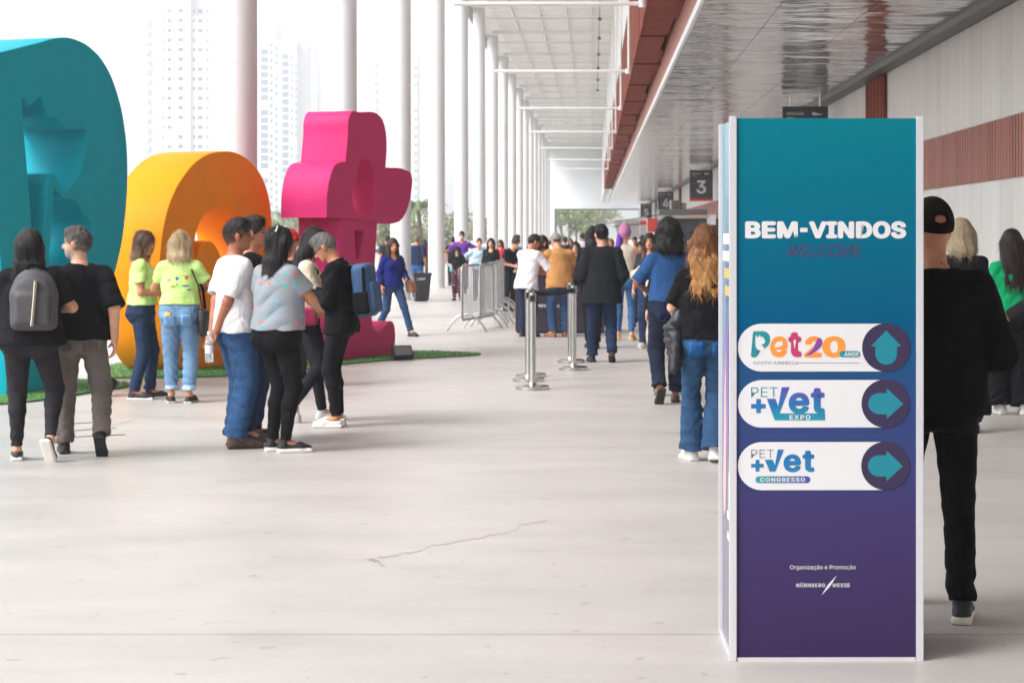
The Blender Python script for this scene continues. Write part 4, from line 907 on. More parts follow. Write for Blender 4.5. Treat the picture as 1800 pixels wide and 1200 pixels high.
    if low:
        fit = low.get('fit', 'regular'); o = {'skinny': .006, 'slim': .01, 'regular': .014, 'loose': .024, 'flare': .01, 'wide': .02}[fit]
        waist = low.get('waist', .1); shin = {'skinny': None, 'slim': .056, 'regular': .066, 'loose': .078, 'flare': .1, 'wide': .12}[fit]
        lo_ = [torso(o, -.15, waist, loose=low.get('loose', 0))]+rear(o*.8)+legs(o, shin=shin, cap_at=low.get('cuff', .97), kneeoff={'loose': .012, 'regular': .006, 'wide': .03}.get(fit, 0), thoff={'loose': .01, 'wide': .02}.get(fit, 0))
        lo_.append(('i', plane(M@np.array([0, 0, 1.]), S(0, 0, waist)), .002))
        a_ = {'skinny': .003, 'slim': .0042}.get(fit, .0056)
        fq = folds(a_, 34, random.random()*6); cuffz = low.get('cuff', .97)
        bunch = lambda X, Y, Z: fq(X, Y, Z)*(1+1.2*np.exp(-((Z-.13-(1-cuffz)*.4)/.10)**2)+.35*np.exp(-((Z-.5)/.09)**2)+.4*np.exp(-((Z-.86)/.07)**2))
        V, Q = solid(lo_, res, bunch); lm = low.get('mat') or (denim if low.get('denim') else cloth)(low['c']); ml = [lm]; mi = None
        if low.get('roll'):
            ml.append(cloth(low['roll'])); cz = V[Q].mean(1); mi = np.zeros(len(Q), int)
            for hip, kn, ank, O, Rf in ft:
                t_ = ((cz-kn)@(ank-kn))/((ank-kn)@(ank-kn)); mi[(t_ > low.get('cuff', .97)-.09) & (np.linalg.norm(cz-ank, axis=1) < .16)] = 1
        rec['low'] = link(low.get('name', 'trousers'), raw_mesh('trousers', V*sc, Q, ml, mi), root)
    if top:
        o = top.get('off', .012); hem = top.get('hem', .0); cut = top.get('sleeve', .62); lo_ = [torso(o+.002, hem, .50, flare=top.get('flare', .02), loose=top.get('loose', .6))]+shoulders(o)+[(m_, ell(S(sx*.066, .082, .3), np.array([.062, .052, .06])+o, M), .035) for m_, sx in (('u', -1), ('u', 1)) if fem]
        if hem < 0: lo_ += rear(o+.014)+[('u', cone(hip, hip+(kn-hip)*.5, th+o+.016, th*.9+o+.016), .03) for hip, kn, *_r in ft]
        if cut: lo_ += arms(o, cut, top.get('o2', .008))
        lo_.append(('i', plane(-(M@np.array([0, 0, 1.])), S(0, 0, hem)), .002))
        nk = top.get('neck', .064); ny = top.get('vneck', .035)
        lo_.append(('s', cone(S(0, ny*.5, .462), S(0, .05, .60), nk, nk+.03), .004))
        if ny > .04: lo_.append(('s', cone(S(0, .10, .40), S(0, .09, .53), .018, .07), .004))
        if not cut: lo_ += [('s', ell(S(sx*(sw+.03), -.01, .41), (.055, .1, .09), M), .01) for sx in (-1, 1)]
        V, Q = solid(lo_, res, folds(top.get('fold', .0085), 21, random.random()*6, 7)); tm = top.get('mat') or cloth(top['c'], top.get('rough', .85))
        rec['top'] = link(top.get('name', 'shirt'), raw_mesh('shirt', V*sc, Q, tm), root)
        if top.get('collar'):
            V, Q = solid([('u', cone(S(0, -.012, .462), S(0, .004, .515), .074, .068, cap=True, cap0=True), .004), ('s', cone(S(0, -.0, .44), S(0, .03, .56), .056, .066), .004)], min(res, .008))
            link('collar', raw_mesh('collar', V*sc, Q, cloth(top['collar'])), root)
    # --- shoes
    if shoe:
        um = mat('shoe_upper', shoe['c'], shoe.get('rough', .6), noise=.1, bump=.1, bscale=120); sm = mat('shoe_sole', shoe.get('sole', shoe['c']), .7, noise=.08); mats2 = [um, sm]
        for hip, kn, ank, O, Rf in ft:
            f = lambda x, y, z: O+Rf@np.array([x, y, z]); hh = min(res, .007)
            ops = [('u', cone(f(0, -.045, .04), f(0, .1, .036), .035, .041), .02), ('u', cone(f(0, .1, .034), f(0, .165, .026), .042, .03), .02)]
            if shoe.get('type') == 'boot': ops.append(('u', cone(f(0, -.03, .05), ank+(kn-ank)*.14, .04, .052, cap=True), .02))
            elif shoe.get('type') != 'low': ops.append(('u', cone(f(0, -.03, .05), f(0, -.025, .1), .036, .041, cap=True), .02))
            else: ops.append(('s', ell(f(0, -.015, .1), (.032, .06, .042), Rf), .01))
            ops += [('u', rbox(f(0, .055, .014), (.043, .135, .016), .015, Rf), .008), ('i', plane(-(Rf@np.array([0, 0, 1.])), f(0, 0, .0)), .002)]
            if shoe.get('heel'): ops += [('u', cone(f(0, -.05, .03), f(0, -.055, -.045), .026, .018, cap=True), .006)]
            V, Q = solid(ops, hh); cz = (V[Q].mean(1)-O)@Rf
            lowm = cz[:, 2] < shoe.get('th', .03)
            so = link('shoe', raw_mesh('shoe', V*sc, Q[~lowm], um), root)
            if lowm.any(): link('sole', raw_mesh('sole', V*sc, Q[lowm], sm), so)
            if socks:
                V, Q = solid([('u', cone(f(0, -.02, .08), ank+(kn-ank)*.16, .04, .042, cap=True), .01)], hh); link('sock', raw_mesh('sock', V*sc, Q, cloth(socks)), root)
    # --- hair
    hm = None
    if hair and hair.get('style') != 'bald':
        st = hair['style']; hm = hairmat(hair['c']); hr = min(res, .006 if st in ('short', 'buzz') else .008); seed = random.random()*6
        o = hair.get('o', {'short': .008, 'buzz': .004, 'long': .018, 'bob': .02, 'bushy': .05, 'pony': .012, 'wavy': .026}.get(st, .014))
        ops = [('u', ell(hd(0, -.014, .028), np.array([.074, .094, .1])+o, Rh), .01)]
        if st in ('short', 'buzz', 'pony'):
            n = Rh@np.array([0, .62, -.78]); n = n/np.linalg.norm(n); ops.append(('i', plane(n, hd(0, 0, hair.get('line', -.022))), .008))
            ops.append(('s', ell(hd(0, .1, -.02), (.064, .075, .088), Rh), .012))
            if st == 'short': ops.append(('u', ell(hd(0, .022, .098), (.056, .068, .036+hair.get('vol', 0)), Rh), .03))
        if st == 'pony': ops += [('u', cone(hd(0, -.1, .05), hd(0, -.15, -.02), .03, .03), .02), ('u', cone(hd(0, -.15, -.02), hd(0, -.13, -.2), .03, .012), .02)]
        if st in ('long', 'bob', 'wavy', 'bushy'):
            ln = hair.get('len', .3); w = hair.get('w', 1.); rr = hair.get('r', .036)
            xs = np.linspace(-.066, .066, 6)
            for q, x in enumerate(xs):
                a = hd(x*1.05, -.062+.5*abs(x), .0); b = S(x*1.05*w, -.098+.32*abs(x), .43)
                b2 = a*.45+b*.55+Rh@np.array([0, -.012, 0]); jit = random.uniform(-.03, .03)
                ops.append(('u', cone(a, b2, rr+.016, rr+.006), .025)); z1 = .43-ln+.02
                if ln > .06: ops += [('u', cone(b2, b, rr+.006, rr), .02), ('u', cone(b, S(x*1.1*w+hair.get('shift', 0)*.5, -.132+.3*abs(x), .43-ln+jit), rr*.9, rr*.42), .02)]
                else: ops.append(('u', cone(b2, hd(x*1.1*w, -.05+.3*abs(x), -.115-ln+jit*.5), rr+.004, rr*.6), .02))
            for sx in (-1, 1):
                ops.append(('u', cone(hd(sx*.076, -.005, .04), hd(sx*.082*w, .0, -.10), .026, .026), .03))
                if hair.get('front'): ops.append(('u', cone(hd(sx*.08*w, .01, -.09), S(sx*.1, .08, .43-hair['front']), .03, .014), .02))
            ops.append(('s', ell(hd(0, .105, -.035), (.062, .085, .1), Rh), .01)); ops.append(('s', cone(hd(0, .06, -.02), hd(0, .14, -.1), .05, .06), .01))
        k = {'wavy': .007, 'bushy': .008}.get(st, .0035 if st in ('long', 'bob') else .0022)
        def hdisp(X, Y, Z):
            ang = X*(70 if st in ('long', 'bob') else 55)+Y*50
            if st in ('wavy', 'bushy'): return k*(np.sin(ang*1.1+2.4*np.sin(Z*30+X*14+seed)+seed)*.8+.5*np.sin(ang*2.1+2*np.sin(Z*44-X*22+seed*2))+.35*np.sin(Z*60+X*70+Y*40))
            if st in ('short', 'buzz'): return k*(.8*np.sin(X*150+2*np.sin(Z*60+seed)+Y*60)+.7*np.sin(Y*140+Z*70+2*np.sin(X*55)))
            return k*(np.sin(ang+1.5*np.sin(Z*9+seed))+.5*np.sin(ang*2.3+2*np.sin(Z*13)+seed))
        V, Q = solid(ops, hr, hdisp); mi = None; ml = [hm]
        if hair.get('tips'): ml.append(hairmat(hair['tips'])); cz = V[Q].mean(1); mi = ((cz[:, 2]+.02*np.sin(cz[:, 0]*90)+np.random.RandomState(1).normal(size=len(cz))*.035) < HC[2]-hair.get('tz', .06)).astype(int)
        if hair.get('fade'): ml.append(mat('hair_fade', hair['fade'], .8)); cz = (V[Q].mean(1)-HC)@Rh; mi = (cz[:, 2]-.5*cz[:, 1]+np.random.RandomState(1).normal(size=len(cz))*.02 < .03).astype(int)
        if res <= .0105:             # separate strands lying over the mass of hair
            rs = np.random.RandomState(int(seed*1000)); nst = 2200 if res <= .008 else 800; pick = rs.randint(len(Q), size=nst); p0 = V[Q[pick]]; pos = p0.mean(1)
            nn = np.cross(p0[:, 2]-p0[:, 0], p0[:, 3]-p0[:, 1]); nn /= np.linalg.norm(nn, axis=1)[:, None]+1e-9
            cl_ = (pos-HC)@Rh; shortish = st in ('short', 'buzz'); g_ = np.where((cl_[:, 2] > .06)[:, None] | shortish, (Rh@np.array([0, .5, -.35]))*np.sign(cl_[:, 1:2]+.02)+np.array([0, 0, -.5])*(~(cl_[:, 2:3] > .09)), np.array([0, 0, -1.]))
            g_ = g_+rs.normal(size=g_.shape)*(.45 if shortish else .22 if st in ('long', 'bob') else .5); g_ -= nn*(g_*nn).sum(1)[:, None]; g_ /= np.linalg.norm(g_, axis=1)[:, None]+1e-9
            Ls = rs.uniform(.012, .024, nst) if shortish else rs.uniform(.04, .10, nst); lift = rs.uniform(.0, .003, nst)+.001; tipl = rs.exponential(.0035 if not shortish else .004, nst); wd = rs.uniform(.0009, .0019, nst); sd2 = np.cross(g_, nn)
            SV = []; K4 = 4
            for q in range(K4):
                u = q/(K4-1); cpt = pos+g_*(Ls*u)[:, None]+nn*(lift+tipl*u*u)[:, None]+np.array([0, 0, -1.])*(Ls*.25*u*u)[:, None]; w2 = wd*(1-.8*u); SV += [cpt-sd2*w2[:, None], cpt+sd2*w2[:, None]]
            SV = np.stack(SV, 1).reshape(-1, 3); bi = len(V)+np.arange(nst)[:, None]*(2*K4); SQ = np.concatenate([bi+np.array([[2*q, 2*q+1, 2*q+3, 2*q+2]]) for q in range(K4-1)])
            smi = mi[pick] if mi is not None else np.zeros(nst, int); mi = np.concatenate([mi if mi is not None else np.zeros(len(Q), int)]+[smi]*(K4-1)); V = np.concatenate([V, SV]); Q = np.concatenate([Q, SQ])
        link('hair', raw_mesh('hair', V*sc, Q, ml, mi), root)
    if cap:
        ops = [('u', ell(hd(0, -.014, .034), np.array([.074, .094, .1])+.014, Rh), .01), ('i', plane(Rh@np.array([0, .25, -.97]), hd(0, 0, .018)), .004)]
        cs = cap.get('back', False)
        q = -1 if cs else 1
        ops.append(('u', ell(hd(0, q*.115, .045 if not cs else .02), (.062, .07, .008), Rh @ rx(R_(-18*q))), .008))
        if cap.get('strap'): ops.append(('s', ell(hd(0, -.115, .052), (.030, .034, .020), Rh), .003)); ops.append(('u', cone(hd(-.05, -.098, .03), hd(.05, -.098, .03), .010, .010), .004))
        V, Q = solid(ops, min(res, .007)); link('cap', raw_mesh('cap', V*sc, Q, cloth(cap['c'])), root)
    if mask:
        V, Q = solid([('u', ell(hd(0, .03, -.045), (.062, .074, .064), Rh), .01), ('i', plane(Rh@np.array([0, -1., 0]), hd(0, .02, 0)), .003)], min(res, .008)); link('face_mask', raw_mesh('mask', V*sc, Q, cloth(mask)), root)
    if glasses:
        mb = MB()
        for sx in (-1, 1):
            mb.tube([tuple(hd(sx*.031+.022*math.cos(a), .098, .008+.017*math.sin(a))*sc) for a in np.linspace(0, 6.28, 13)[:-1]], .0028, 6, cyclic=True)
            mb.tube([tuple(hd(sx*.053, .096, .012)*sc), tuple(hd(sx*.076, .0, .012)*sc)], .0025, 6)
        mb.build('glasses', mat('glasses_frame', '#141214', .3), root, smooth=True)
    return rec
def to_world(rec, p):
    p = np.array(p)*rec['sc']; a = R_(rec['turn']); return Vector((rec['X']+p[0]*math.cos(a)-p[1]*math.sin(a), rec['Y']+p[0]*math.sin(a)+p[1]*math.cos(a), p[2]))
def held(rec, name, label, cat, origin, group=None):
    """a thing carried by a person: own top-level Empty, its parts in the person's frame"""
    p = np.array(origin)*rec['sc']
    return empty(name, to_world(rec, origin), label, cat, group, R_(rec['turn'])), p
def hsolid(rec, root, org, name, ops, h, m, disp=None, mi=None):
    V, Q = solid(ops, h, disp); return link(name, raw_mesh(name, V*rec['sc']-org, Q, m), root)
def htube(rec, root, org, name, pts, r, m, flat=1., n=8):
    mb = MB(); mb.tube([tuple(np.array(p)*rec['sc']-org) for p in pts], r, n, flat=flat); return mb.build(name, m, root, smooth=True)

def patch(rec, key, name, x0, x1, z0, z1, m, lift=.004, side=-1, n=7, point=.0):
    """a small cloth piece (pocket, label) lying on a garment, from behind (side -1) or in front"""
    o = rec[key]; sc = rec['sc']; V = []; Q = []
    for j in range(n):
        for i in range(n):
            u, v = i/(n-1), j/(n-1); x = x0+(x1-x0)*u; z = z0+(z1-z0)*v-point*(1-abs(2*u-1))*(1-v)
            ok, hit, nn, _ = o.ray_cast(Vector((x*sc, side*1.0, z*sc)), Vector((0, -side, 0)))
            if not ok: return
            V.append(tuple(hit+nn*lift))
    for j in range(n-1):
        for i in range(n-1): a = j*n+i; Q.append((a, a+1, a+n+1, a+n))
    ob = raw_mesh(name, V, Q, m); l = link(name, ob, o); md = l.modifiers.new('thick', 'SOLIDIFY'); md.thickness = .003; md.offset = 0
# ------------------------------------------------------------------ the people, nearest groups first
N_ = .008; MID = .010; FAR = .013
BLK = '#161518'
# 1 couple walking away at the left
p1 = person('person walking away in black with a grey backpack and long straight black hair', 52, 811, 402, turn=6, sex='f', fat=1.36, res=N_, yaw=48, skin_='light', top=dict(c=BLK, hem=-.07, sleeve=.8, loose=.8), low=dict(c='#29282c', fit='skinny', cuff=.93, waist=.12),
  hair=dict(style='long', c='#0b0909', len=.12, w=1.15), shoe=dict(c='#1e1e20', sole='#d9d6d0', type='low'), feet=((-.115, .12, 10, 0), (.13, -.16, -14, 58, .01)), hands=((-.14, .20, 1.18), (.13, .2, 1.13)), poles=((-.9, -.6, -.5), (1.0, -.5, -.35)), palm=((.5, .5, 0), (-.5, .5, 0)))
r, og = held(p1, 'backpack', 'grey rounded backpack with a pale vertical strap worn by the person in black', 'backpack', (0, -.2, 1.2)); S = p1['S']; bk = mat('backpack_grey', '#3b3a3d', .6, noise=.1, nscale=20, bump=.2, bscale=150)
bc = np.array([.075, -.235, 1.215])
hsolid(p1, r, og, 'bag', [('u', rbox(bc+[0, 0, -.06], (.17, .075, .16), .06), .02), ('u', ell(bc+[0, 0, .06], (.165, .07, .185)), .04)], .007, bk)
hsolid(p1, r, og, 'front_pocket', [('u', rbox(bc+[0, -.06, -.06], (.135, .04, .125), .04), .01), ('u', ell(bc+[0, -.055, .06], (.135, .035, .13)), .03)], .007, bk)
htube(p1, r, og, 'strap_band', [bc+[.03, -.104, .15], bc+[.022, -.109, .02], bc+[.004, -.11, -.18]], .034, mat('pale_band', '#b9b3a2', .6), .3)
htube(p1, r, og, 'handle', [bc+[-.05, -.01, .235], bc+[-.03, -.03, .275], bc+[.04, -.03, .275], bc+[.06, -.01, .235]], .011, cloth(BLK))
for sx in (-1, 1): htube(p1, r, og, 'shoulder_strap', [bc+[sx*.09-.03, .05, .17], S(sx*.1, -.09, .46), S(sx*.105, .0, .495), S(sx*.11, .1, .42), S(sx*.13, .1, .25)], .024, cloth(BLK), .35)
p2 = person('person walking away in black tee and grey trousers, grey hair, face turned left', 140, 801, 393, turn=10, sex='m', fat=1.12, res=N_, yaw=72, skin_='light', top=dict(c='#121216', hem=-.06, sleeve=.95, o2=.018, loose=1, neck=.06), low=dict(c='#6d6662', fit='regular', cuff=.98),
  hair=dict(style='short', c='#4a4644', fade='#6d6864', brow='#55504c'), beard='#9a8a80', shoe=dict(c='#141416', sole='#1a1a1c'), feet=((-.13, .2, 10, 0), (.15, -.18, -8, 56, .0)), hands=((-.22, .12, .9), (.26, -.04, .87)), drop=.012, poles=((-.4, -1, 0), (.5, -1, -.1)))
# 2 lime pair
p3 = person('person in lime tee and dark jeans facing right, shoulder length brown hair', 250, 701, 405, turn=-82, sex='f', fat=1.16, res=N_, yaw=-28, nod=4, skin_='tan', top=dict(c='#bfe386', hem=.03, sleeve=.62), low=dict(denim=1, c='#212f45', fit='slim', waist=.1),
  hair=dict(style='bob', c='#4a3428', tips='#8d7258', len=.05, tz=.05), shoe=dict(c='#1a1a1e', sole='#e8e8ea', th=.022), socks='#d03a70', feet=((-.07, .09, 4, 0), (.08, -.06, -8, 0)), hands=((-.05, .24, 1.08), (.1, .22, 1.1)))
p4 = person('person from behind in lime tee with printed logos, light jeans, blonde hair', 316, 708, 405, turn=4, sex='f', fat=1.13, res=N_, yaw=-8, skin_='tan', top=dict(c='#bfe386', hem=.05, sleeve=.6), low=dict(denim=1, c='#5d7b99', fit='regular', cuff=.88, roll='#9db8d0', waist=.13),
  hair=dict(style='long', c='#b09a78', len=.06, w=1.05), shoe=dict(c='#1a1a1e', sole='#c9c9cc', type='low', th=.02), feet=((-.09, .04, 14, 0), (.1, .0, -10, 0)), hands=((-.12, .27, 1.12), (.14, .24, 1.14)), poles=((-1, -.5, -.4), (1, -.4, -.4)))
r, og = held(p4, 'handbag', 'black shoulder bag hanging at the side of the person in lime and light jeans', 'handbag', (.23, -.02, .83)); S = p4['S']
hsolid(p4, r, og, 'bag', [('u', ell((.24, -.02, .80), (.055, .12, .14)), .02), ('u', rbox((.24, -.02, .89), (.045, .11, .06), .03), .04)], .007, mat('black_leather', '#141316', .4, bump=.15, bscale=90))
htube(p4, r, og, 'strap', [(.25, -.1, .92), (.2, -.12, 1.2), S(.13, -.085, .40), S(.12, -.01, .485), S(.12, .08, .42), (.22, .1, 1.15), (.25, .06, .92)], .014, cloth(BLK), .4)
def back_print(rec, shapes):                 # small printed marks lying on the back of a shirt
    o = rec['top']; groups = {}
    for x, z, w_, h_, col in shapes:
        pts = []
        for a in np.linspace(0, 2*math.pi, 9)[:-1]:
            q = Vector(((x+w_*math.cos(a))*rec['sc'], -1, (z+h_*math.sin(a))*rec['sc'])); ok, hit, nn, _ = o.ray_cast(q, Vector((0, 1, 0)))
            if ok: pts.append(tuple(hit+Vector((0, -.003, 0))))
        if len(pts) == 8: groups.setdefault(col, []).append(pts)
    for col, ps in groups.items():
        mb = MB()
        for pts in ps: mb.add(pts, [tuple(range(8))])
        ob = mb.build('printed_logo', mat('print', col, .7), rec['root'])
        if len(ps) > 1: ob['kind'] = 'stuff'
bpy.context.view_layer.update()
back_print(p4, [(-.01, 1.265, .018, .018, '#1f5fa8'), (.085, 1.275, .02, .022, '#e0563a'), (-.095, 1.25, .024, .016, '#7f9a5a'), (-.01, 1.205, .012, .008, '#3f7a3c'), (.075, 1.19, .04, .008, '#2a6aa0'), (.11, 1.15, .022, .008, '#2a5a90'), (-.05, 1.185, .03, .006, '#5f7f4a')])
mb = MB()
# 3 the trio in front of the orange letter
p5 = person('person in white tee and baggy blue jeans, hands behind the back holding a bottle', 414, 786, 382, turn=-58, sex='m', fat=1.08, res=N_, yaw=-22, skin_='brown', top=dict(c='#cfcdd0', hem=-.07, sleeve=.82, o2=.016, loose=.9), low=dict(denim=1, c='#2d4a6f', fit='loose', cuff=1.0),
  hair=dict(style='short', c='#1c1513', fade='#5a3d30', vol=.008), shoe=dict(c='#4a352a', sole='#2a1f1a', type='boot'), feet=((-.1, .05, 6, 0), (.1, -.02, -14, 0)), hands=((-.05, -.17, .88), (.07, -.19, .86)), poles=((-.5, -1, 0), (.6, -.8, .0)), palm=((0, -1, .2), (0, -1, .2)), curl=(.4, .7))
w_ = p5['ar'][1][2]; r, og = held(p5, 'water_bottle', 'clear plastic water bottle held behind the back of the person in white tee', 'bottle', tuple(w_+np.array([.0, -.055, -.12])))
b = MB(); b.lathe([(.026, -.1), (.031, -.09), (.031, -.02), (.028, 0), (.031, .02), (.031, .06), (.014, .1), (.013, .112)], n=16); b.build('bottle', mat('clear_plastic', (.85, .88, .9), .08, trans=.75), r, smooth=True)
b = MB(); b.lathe([(.015, .112), (.015, .13)], n=12); b.build('cap', mat('cap_plastic', (.75, .78, .8), .4), r); b = MB(); b.lathe([(.0318, -.03), (.0318, .03)], n=16); b.build('bottle_label', mat('label_paper', (.7, .74, .8), .5), r, smooth=True)
p6 = person('person in navy tee half hidden behind the one in white tee, profile facing right', 441, 774, 378, turn=-84, sex='m', fat=1.05, res=N_, yaw=-6, skin_='tan', top=dict(c='#16181f', hem=-.06, sleeve=.8, loose=.8), low=dict(denim=1, c='#263550', fit='regular'), hair=dict(style='short', c='#25201e', vol=.006), shoe=dict(c='#3a2a22', type='boot'), hands=((-.2, .15, .95), (.2, .12, .93)))
def dotted(base, scale, thr, cols):          # cloth printed with scattered marks
    m = bpy.data.materials.new('printed_cloth'); m.use_nodes = True; t = m.node_tree; b = t.nodes['Principled BSDF']; b.inputs['Roughness'].default_value = .85; N = t.nodes.new; L = t.links.new
    tc = N('ShaderNodeTexCoord'); v = N('ShaderNodeTexVoronoi'); v.inputs['Scale'].default_value = scale; v.inputs['Randomness'].default_value = .8; mp = N('ShaderNodeMapping'); mp.inputs['Scale'].default_value = (.8, .8, 1.5); L(tc.outputs['Object'], mp.inputs[0]); L(mp.outputs[0], v.inputs['Vector'])
    sp = N('ShaderNodeSeparateColor'); L(v.outputs['Color'], sp.inputs[0]); c = N('ShaderNodeValToRGB'); c.color_ramp.interpolation = 'CONSTANT'; e = c.color_ramp.elements
    while len(e) < len(cols): e.new(.5)
    for i, (q, k) in enumerate(zip(e, cols)): q.position = i/len(cols); q.color = (*lin(k), 1)
    L(sp.outputs[0], c.inputs[0]); lt = N('ShaderNodeMath'); lt.operation = 'LESS_THAN'; lt.inputs[1].default_value = thr; L(v.outputs['Distance'], lt.inputs[0])
    mx = N('ShaderNodeMix'); mx.data_type = 'RGBA'; mx.inputs[6].default_value = (*lin(base), 1); L(lt.outputs[0], mx.inputs[0]); L(c.outputs[0], mx.inputs[7]); L(mx.outputs[2], b.inputs['Base Color']); return m
p7 = person('person in grey spotted tee and black leggings with long straight black hair', 489, 795, 397, turn=-38, sex='f', fat=1.3, res=N_, yaw=-16, skin_='tan', top=dict(c='#9aa0a8', hem=.0, sleeve=.62, o2=.01, loose=.9, mat=dotted('#7f858d', 14, .22, ('#d8664a', '#2f9a98', '#4f9fc8', '#d8664a', '#2fa08a'))), low=dict(c='#121114', fit='skinny', cuff=.97, waist=.12),
  hair=dict(style='long', c='#0d0a0b', len=.33, r=.03, w=.85), shoe=dict(c='#161518', sole='#dcdad6', th=.034), feet=((-.09, .05, -30, 0), (.06, .04, -34, 0)), hands=((-.16, .24, 1.08), (.10, .33, 1.1)), poles=((-1, -.25, -.4), (1, -.35, -.5)), palm=((0, 0, 1), (0, 0, -1)))
r, og = held(p7, 'hair_clip', 'small pale clip in the black hair of the person in spotted tee', 'hair clip', tuple(p7['hd'](.045, -.05, .125)))
htube(p7, r, og, 'clip', [p7['hd'](.03, -.045, .138), p7['hd'](.055, -.06, .118), p7['hd'](.06, -.075, .098)], .007, mat('pearl', (.75, .7, .6), .3))
# 4 the two by the magenta letter
p8 = person('person in cream jacket and black leggings stepping right, behind the one with the blue backpack', 540, 741, 397, turn=-78, sex='f', fat=1.0, res=N_, yaw=-4, nod=18, skin_='light', top=dict(c='#cfc3ae', hem=.0, sleeve=2, o2=.014, loose=.7), low=dict(c='#1c1c22', fit='skinny', cuff=.97),
  hair=dict(style='long', c='#15100f', len=.1), shoe=dict(c='#c6c4c6', sole='#b9b6b8'), feet=((-.08, .16, 0, 0), (.09, -.24, -4, 62, .02)), hands=((-.05, .3, 1.08), (.1, .28, 1.1)), poles=((-.5, -.6, -1), (.6, -.6, -1)))
p9 = person('person in black shirt looking down at a phone, wearing a blue backpack, white slip-on shoes', 598, 750, 399, turn=82, sex='m', fat=1.0, res=N_, lean=4, nod=30, yaw=4, skin_='tan', top=dict(c='#141418', hem=-.13, sleeve=1.96, o2=.012, loose=.7, collar='#141418'), low=dict(c='#1b1b1f', fit='skinny', cuff=.95),
  hair=dict(style='short', o=.004, c='#6a6866', brow='#2a2422'), glasses=1, shoe=dict(c='#d0ccc8', sole='#d8d5d0', type='low', th=.034), feet=((-.085, .03, 2, 0), (.085, .05, -2, 0)), hands=((-.06, .25, 1.17), (.08, .26, 1.18)), poles=((-.5, -.5, -1), (.5, -.5, -1)), palm=((.4, 0, 1), (-.4, 0, 1)), curl=(.6, .6))
r, og = held(p9, 'phone', 'dark phone held by the person with the blue backpack', 'phone', (.01, .36, 1.20)); M3 = rx(R_(40))
hsolid(p9, r, og, 'case', [('u', rbox((.01, .36, 1.20), (.037, .076, .006), .005, M3), .001)], .0035, mat('phone_case', '#1b1b20', .35))
r, og = held(p9, 'backpack', 'blue backpack with black straps worn by the person looking at a phone', 'backpack', (0, -.25, 1.2)); S = p9['S']; bm = mat('backpack_blue', '#2c4f74', .7, noise=.12, nscale=20, bump=.25, bscale=140); bc = np.array([0, -.225, 1.20]); M3 = rx(R_(-6))
hsolid(p9, r, og, 'bag', [('u', rbox(bc, (.15, .085, .235), .06, M3), .01)], .007, bm, folds(.003, 18, 1)); hsolid(p9, r, og, 'front_pocket', [('u', rbox(bc+[0, -.085, -.06], (.125, .04, .14), .035, M3), .01)], .007, bm)
for sx in (-1, 1):
    hsolid(p9, r, og, 'side_pocket', [('u', rbox(bc+[sx*.145, .0, -.11], (.02, .07, .095), .018, M3), .01)], .007, cloth('#131316')); htube(p9, r, og, 'shoulder_strap', [bc+[sx*.08, .07, .2], S(sx*.1, -.06, .47), S(sx*.105, .03, .49), S(sx*.11, .12, .38), bc+[sx*.12, .18, -.13], bc+[sx*.13, .06, -.17]], .022, bm if sx > 0 else cloth('#131316'), .35)
    htube(p9, r, og, 'side_band', [bc+[sx*.153, -.02, .2], bc+[sx*.156, -.03, .0], bc+[sx*.156, -.03, -.05]], .014, cloth('#131316'), .4)
r, og = held(p8, 'shoulder_bag', 'small crimson bag between the person in spotted tee and the one in cream', 'handbag', (.2, .1, .93)); hsolid(p8, r, og, 'bag', [('u', rbox((.21, -.02, .95), (.035, .1, .08), .03), .01)], .007, mat('crimson_leather', '#9c1f4c', .5)); htube(p8, r, og, 'strap', [(.21, -.06, 1.02), p8['S'](.14, -.06, .42), p8['S'](.11, .0, .48), p8['S'](.12, .09, .4), (.21, .04, 1.02)], .008, cloth(BLK))
person('person in a red cap mostly hidden behind the person in cream by the magenta letter', 512, 680, 403, turn=-170, sex='m', res=MID, skin_='tan', top=dict(c='#1c1c20', sleeve=.8, hem=-.05), low=dict(c='#222228'), hair=dict(style='buzz', c='#1a1412'), cap=dict(c='#b8252a'), shoe=dict(c=BLK))
# 5 right foreground
p20 = person('person in black with a black cap walking away just right of the totem', 1640, 1092, 347, turn=-2, sex='m', fat=1.16, res=N_, skin_='tan', yaw=16, top=dict(c='#0c0c0f', hem=-.09, sleeve=1.95, o2=.024, loose=1, collar='#2a2a30', fold=.005), low=dict(c='#0e0d0f', fit='slim', cuff=.98),
  hair=dict(style='bald', c='#17120f'), cap=dict(c='#141210', strap=1), glasses=1, shoe=dict(c='#15161a', sole='#cfc9b8', th=.032), feet=((-.12, .42, 6, 0), (.12, .0, -12, 0)), hands=((-.2, .22, 1.02), (.16, .24, 1.10)), poles=((-.8, -.8, -.3), (.62, -1, -.3)))
person('blonde person mostly hidden behind the person in black cap', 1690, 760, 383, turn=0, sex='f', res=MID, skin_='light', top=dict(c='#1a1a1e', sleeve=2, hem=-.05), low=dict(c='#1e1e22', fit='regular'), hair=dict(style='long', c='#9a8a70', len=.03, r=.04), shoe=dict(c=BLK))
p22 = person('person in bright green top and wide black trousers at the right edge, long dark hair', 1779, 728, 402, turn=2, sex='f', fat=1.02, res=N_, skin_='light', top=dict(c='#0f9a62', hem=-.02, sleeve=1.5, o2=.03, flare=.05, loose=1), low=dict(c='#121216', fit='wide', cuff=.98), hair=dict(style='long', c='#2a1d18', len=.17, w=1.05), shoe=dict(c='#c8c6c4', sole='#d0cecc'), feet=((-.1, .04, 10, 0), (.1, -.05, -8, 0)))
r, og = held(p22, 'handbag', 'brown checked handbag carried between the black clad person and the green top', 'handbag', (-.3, .0, .84))
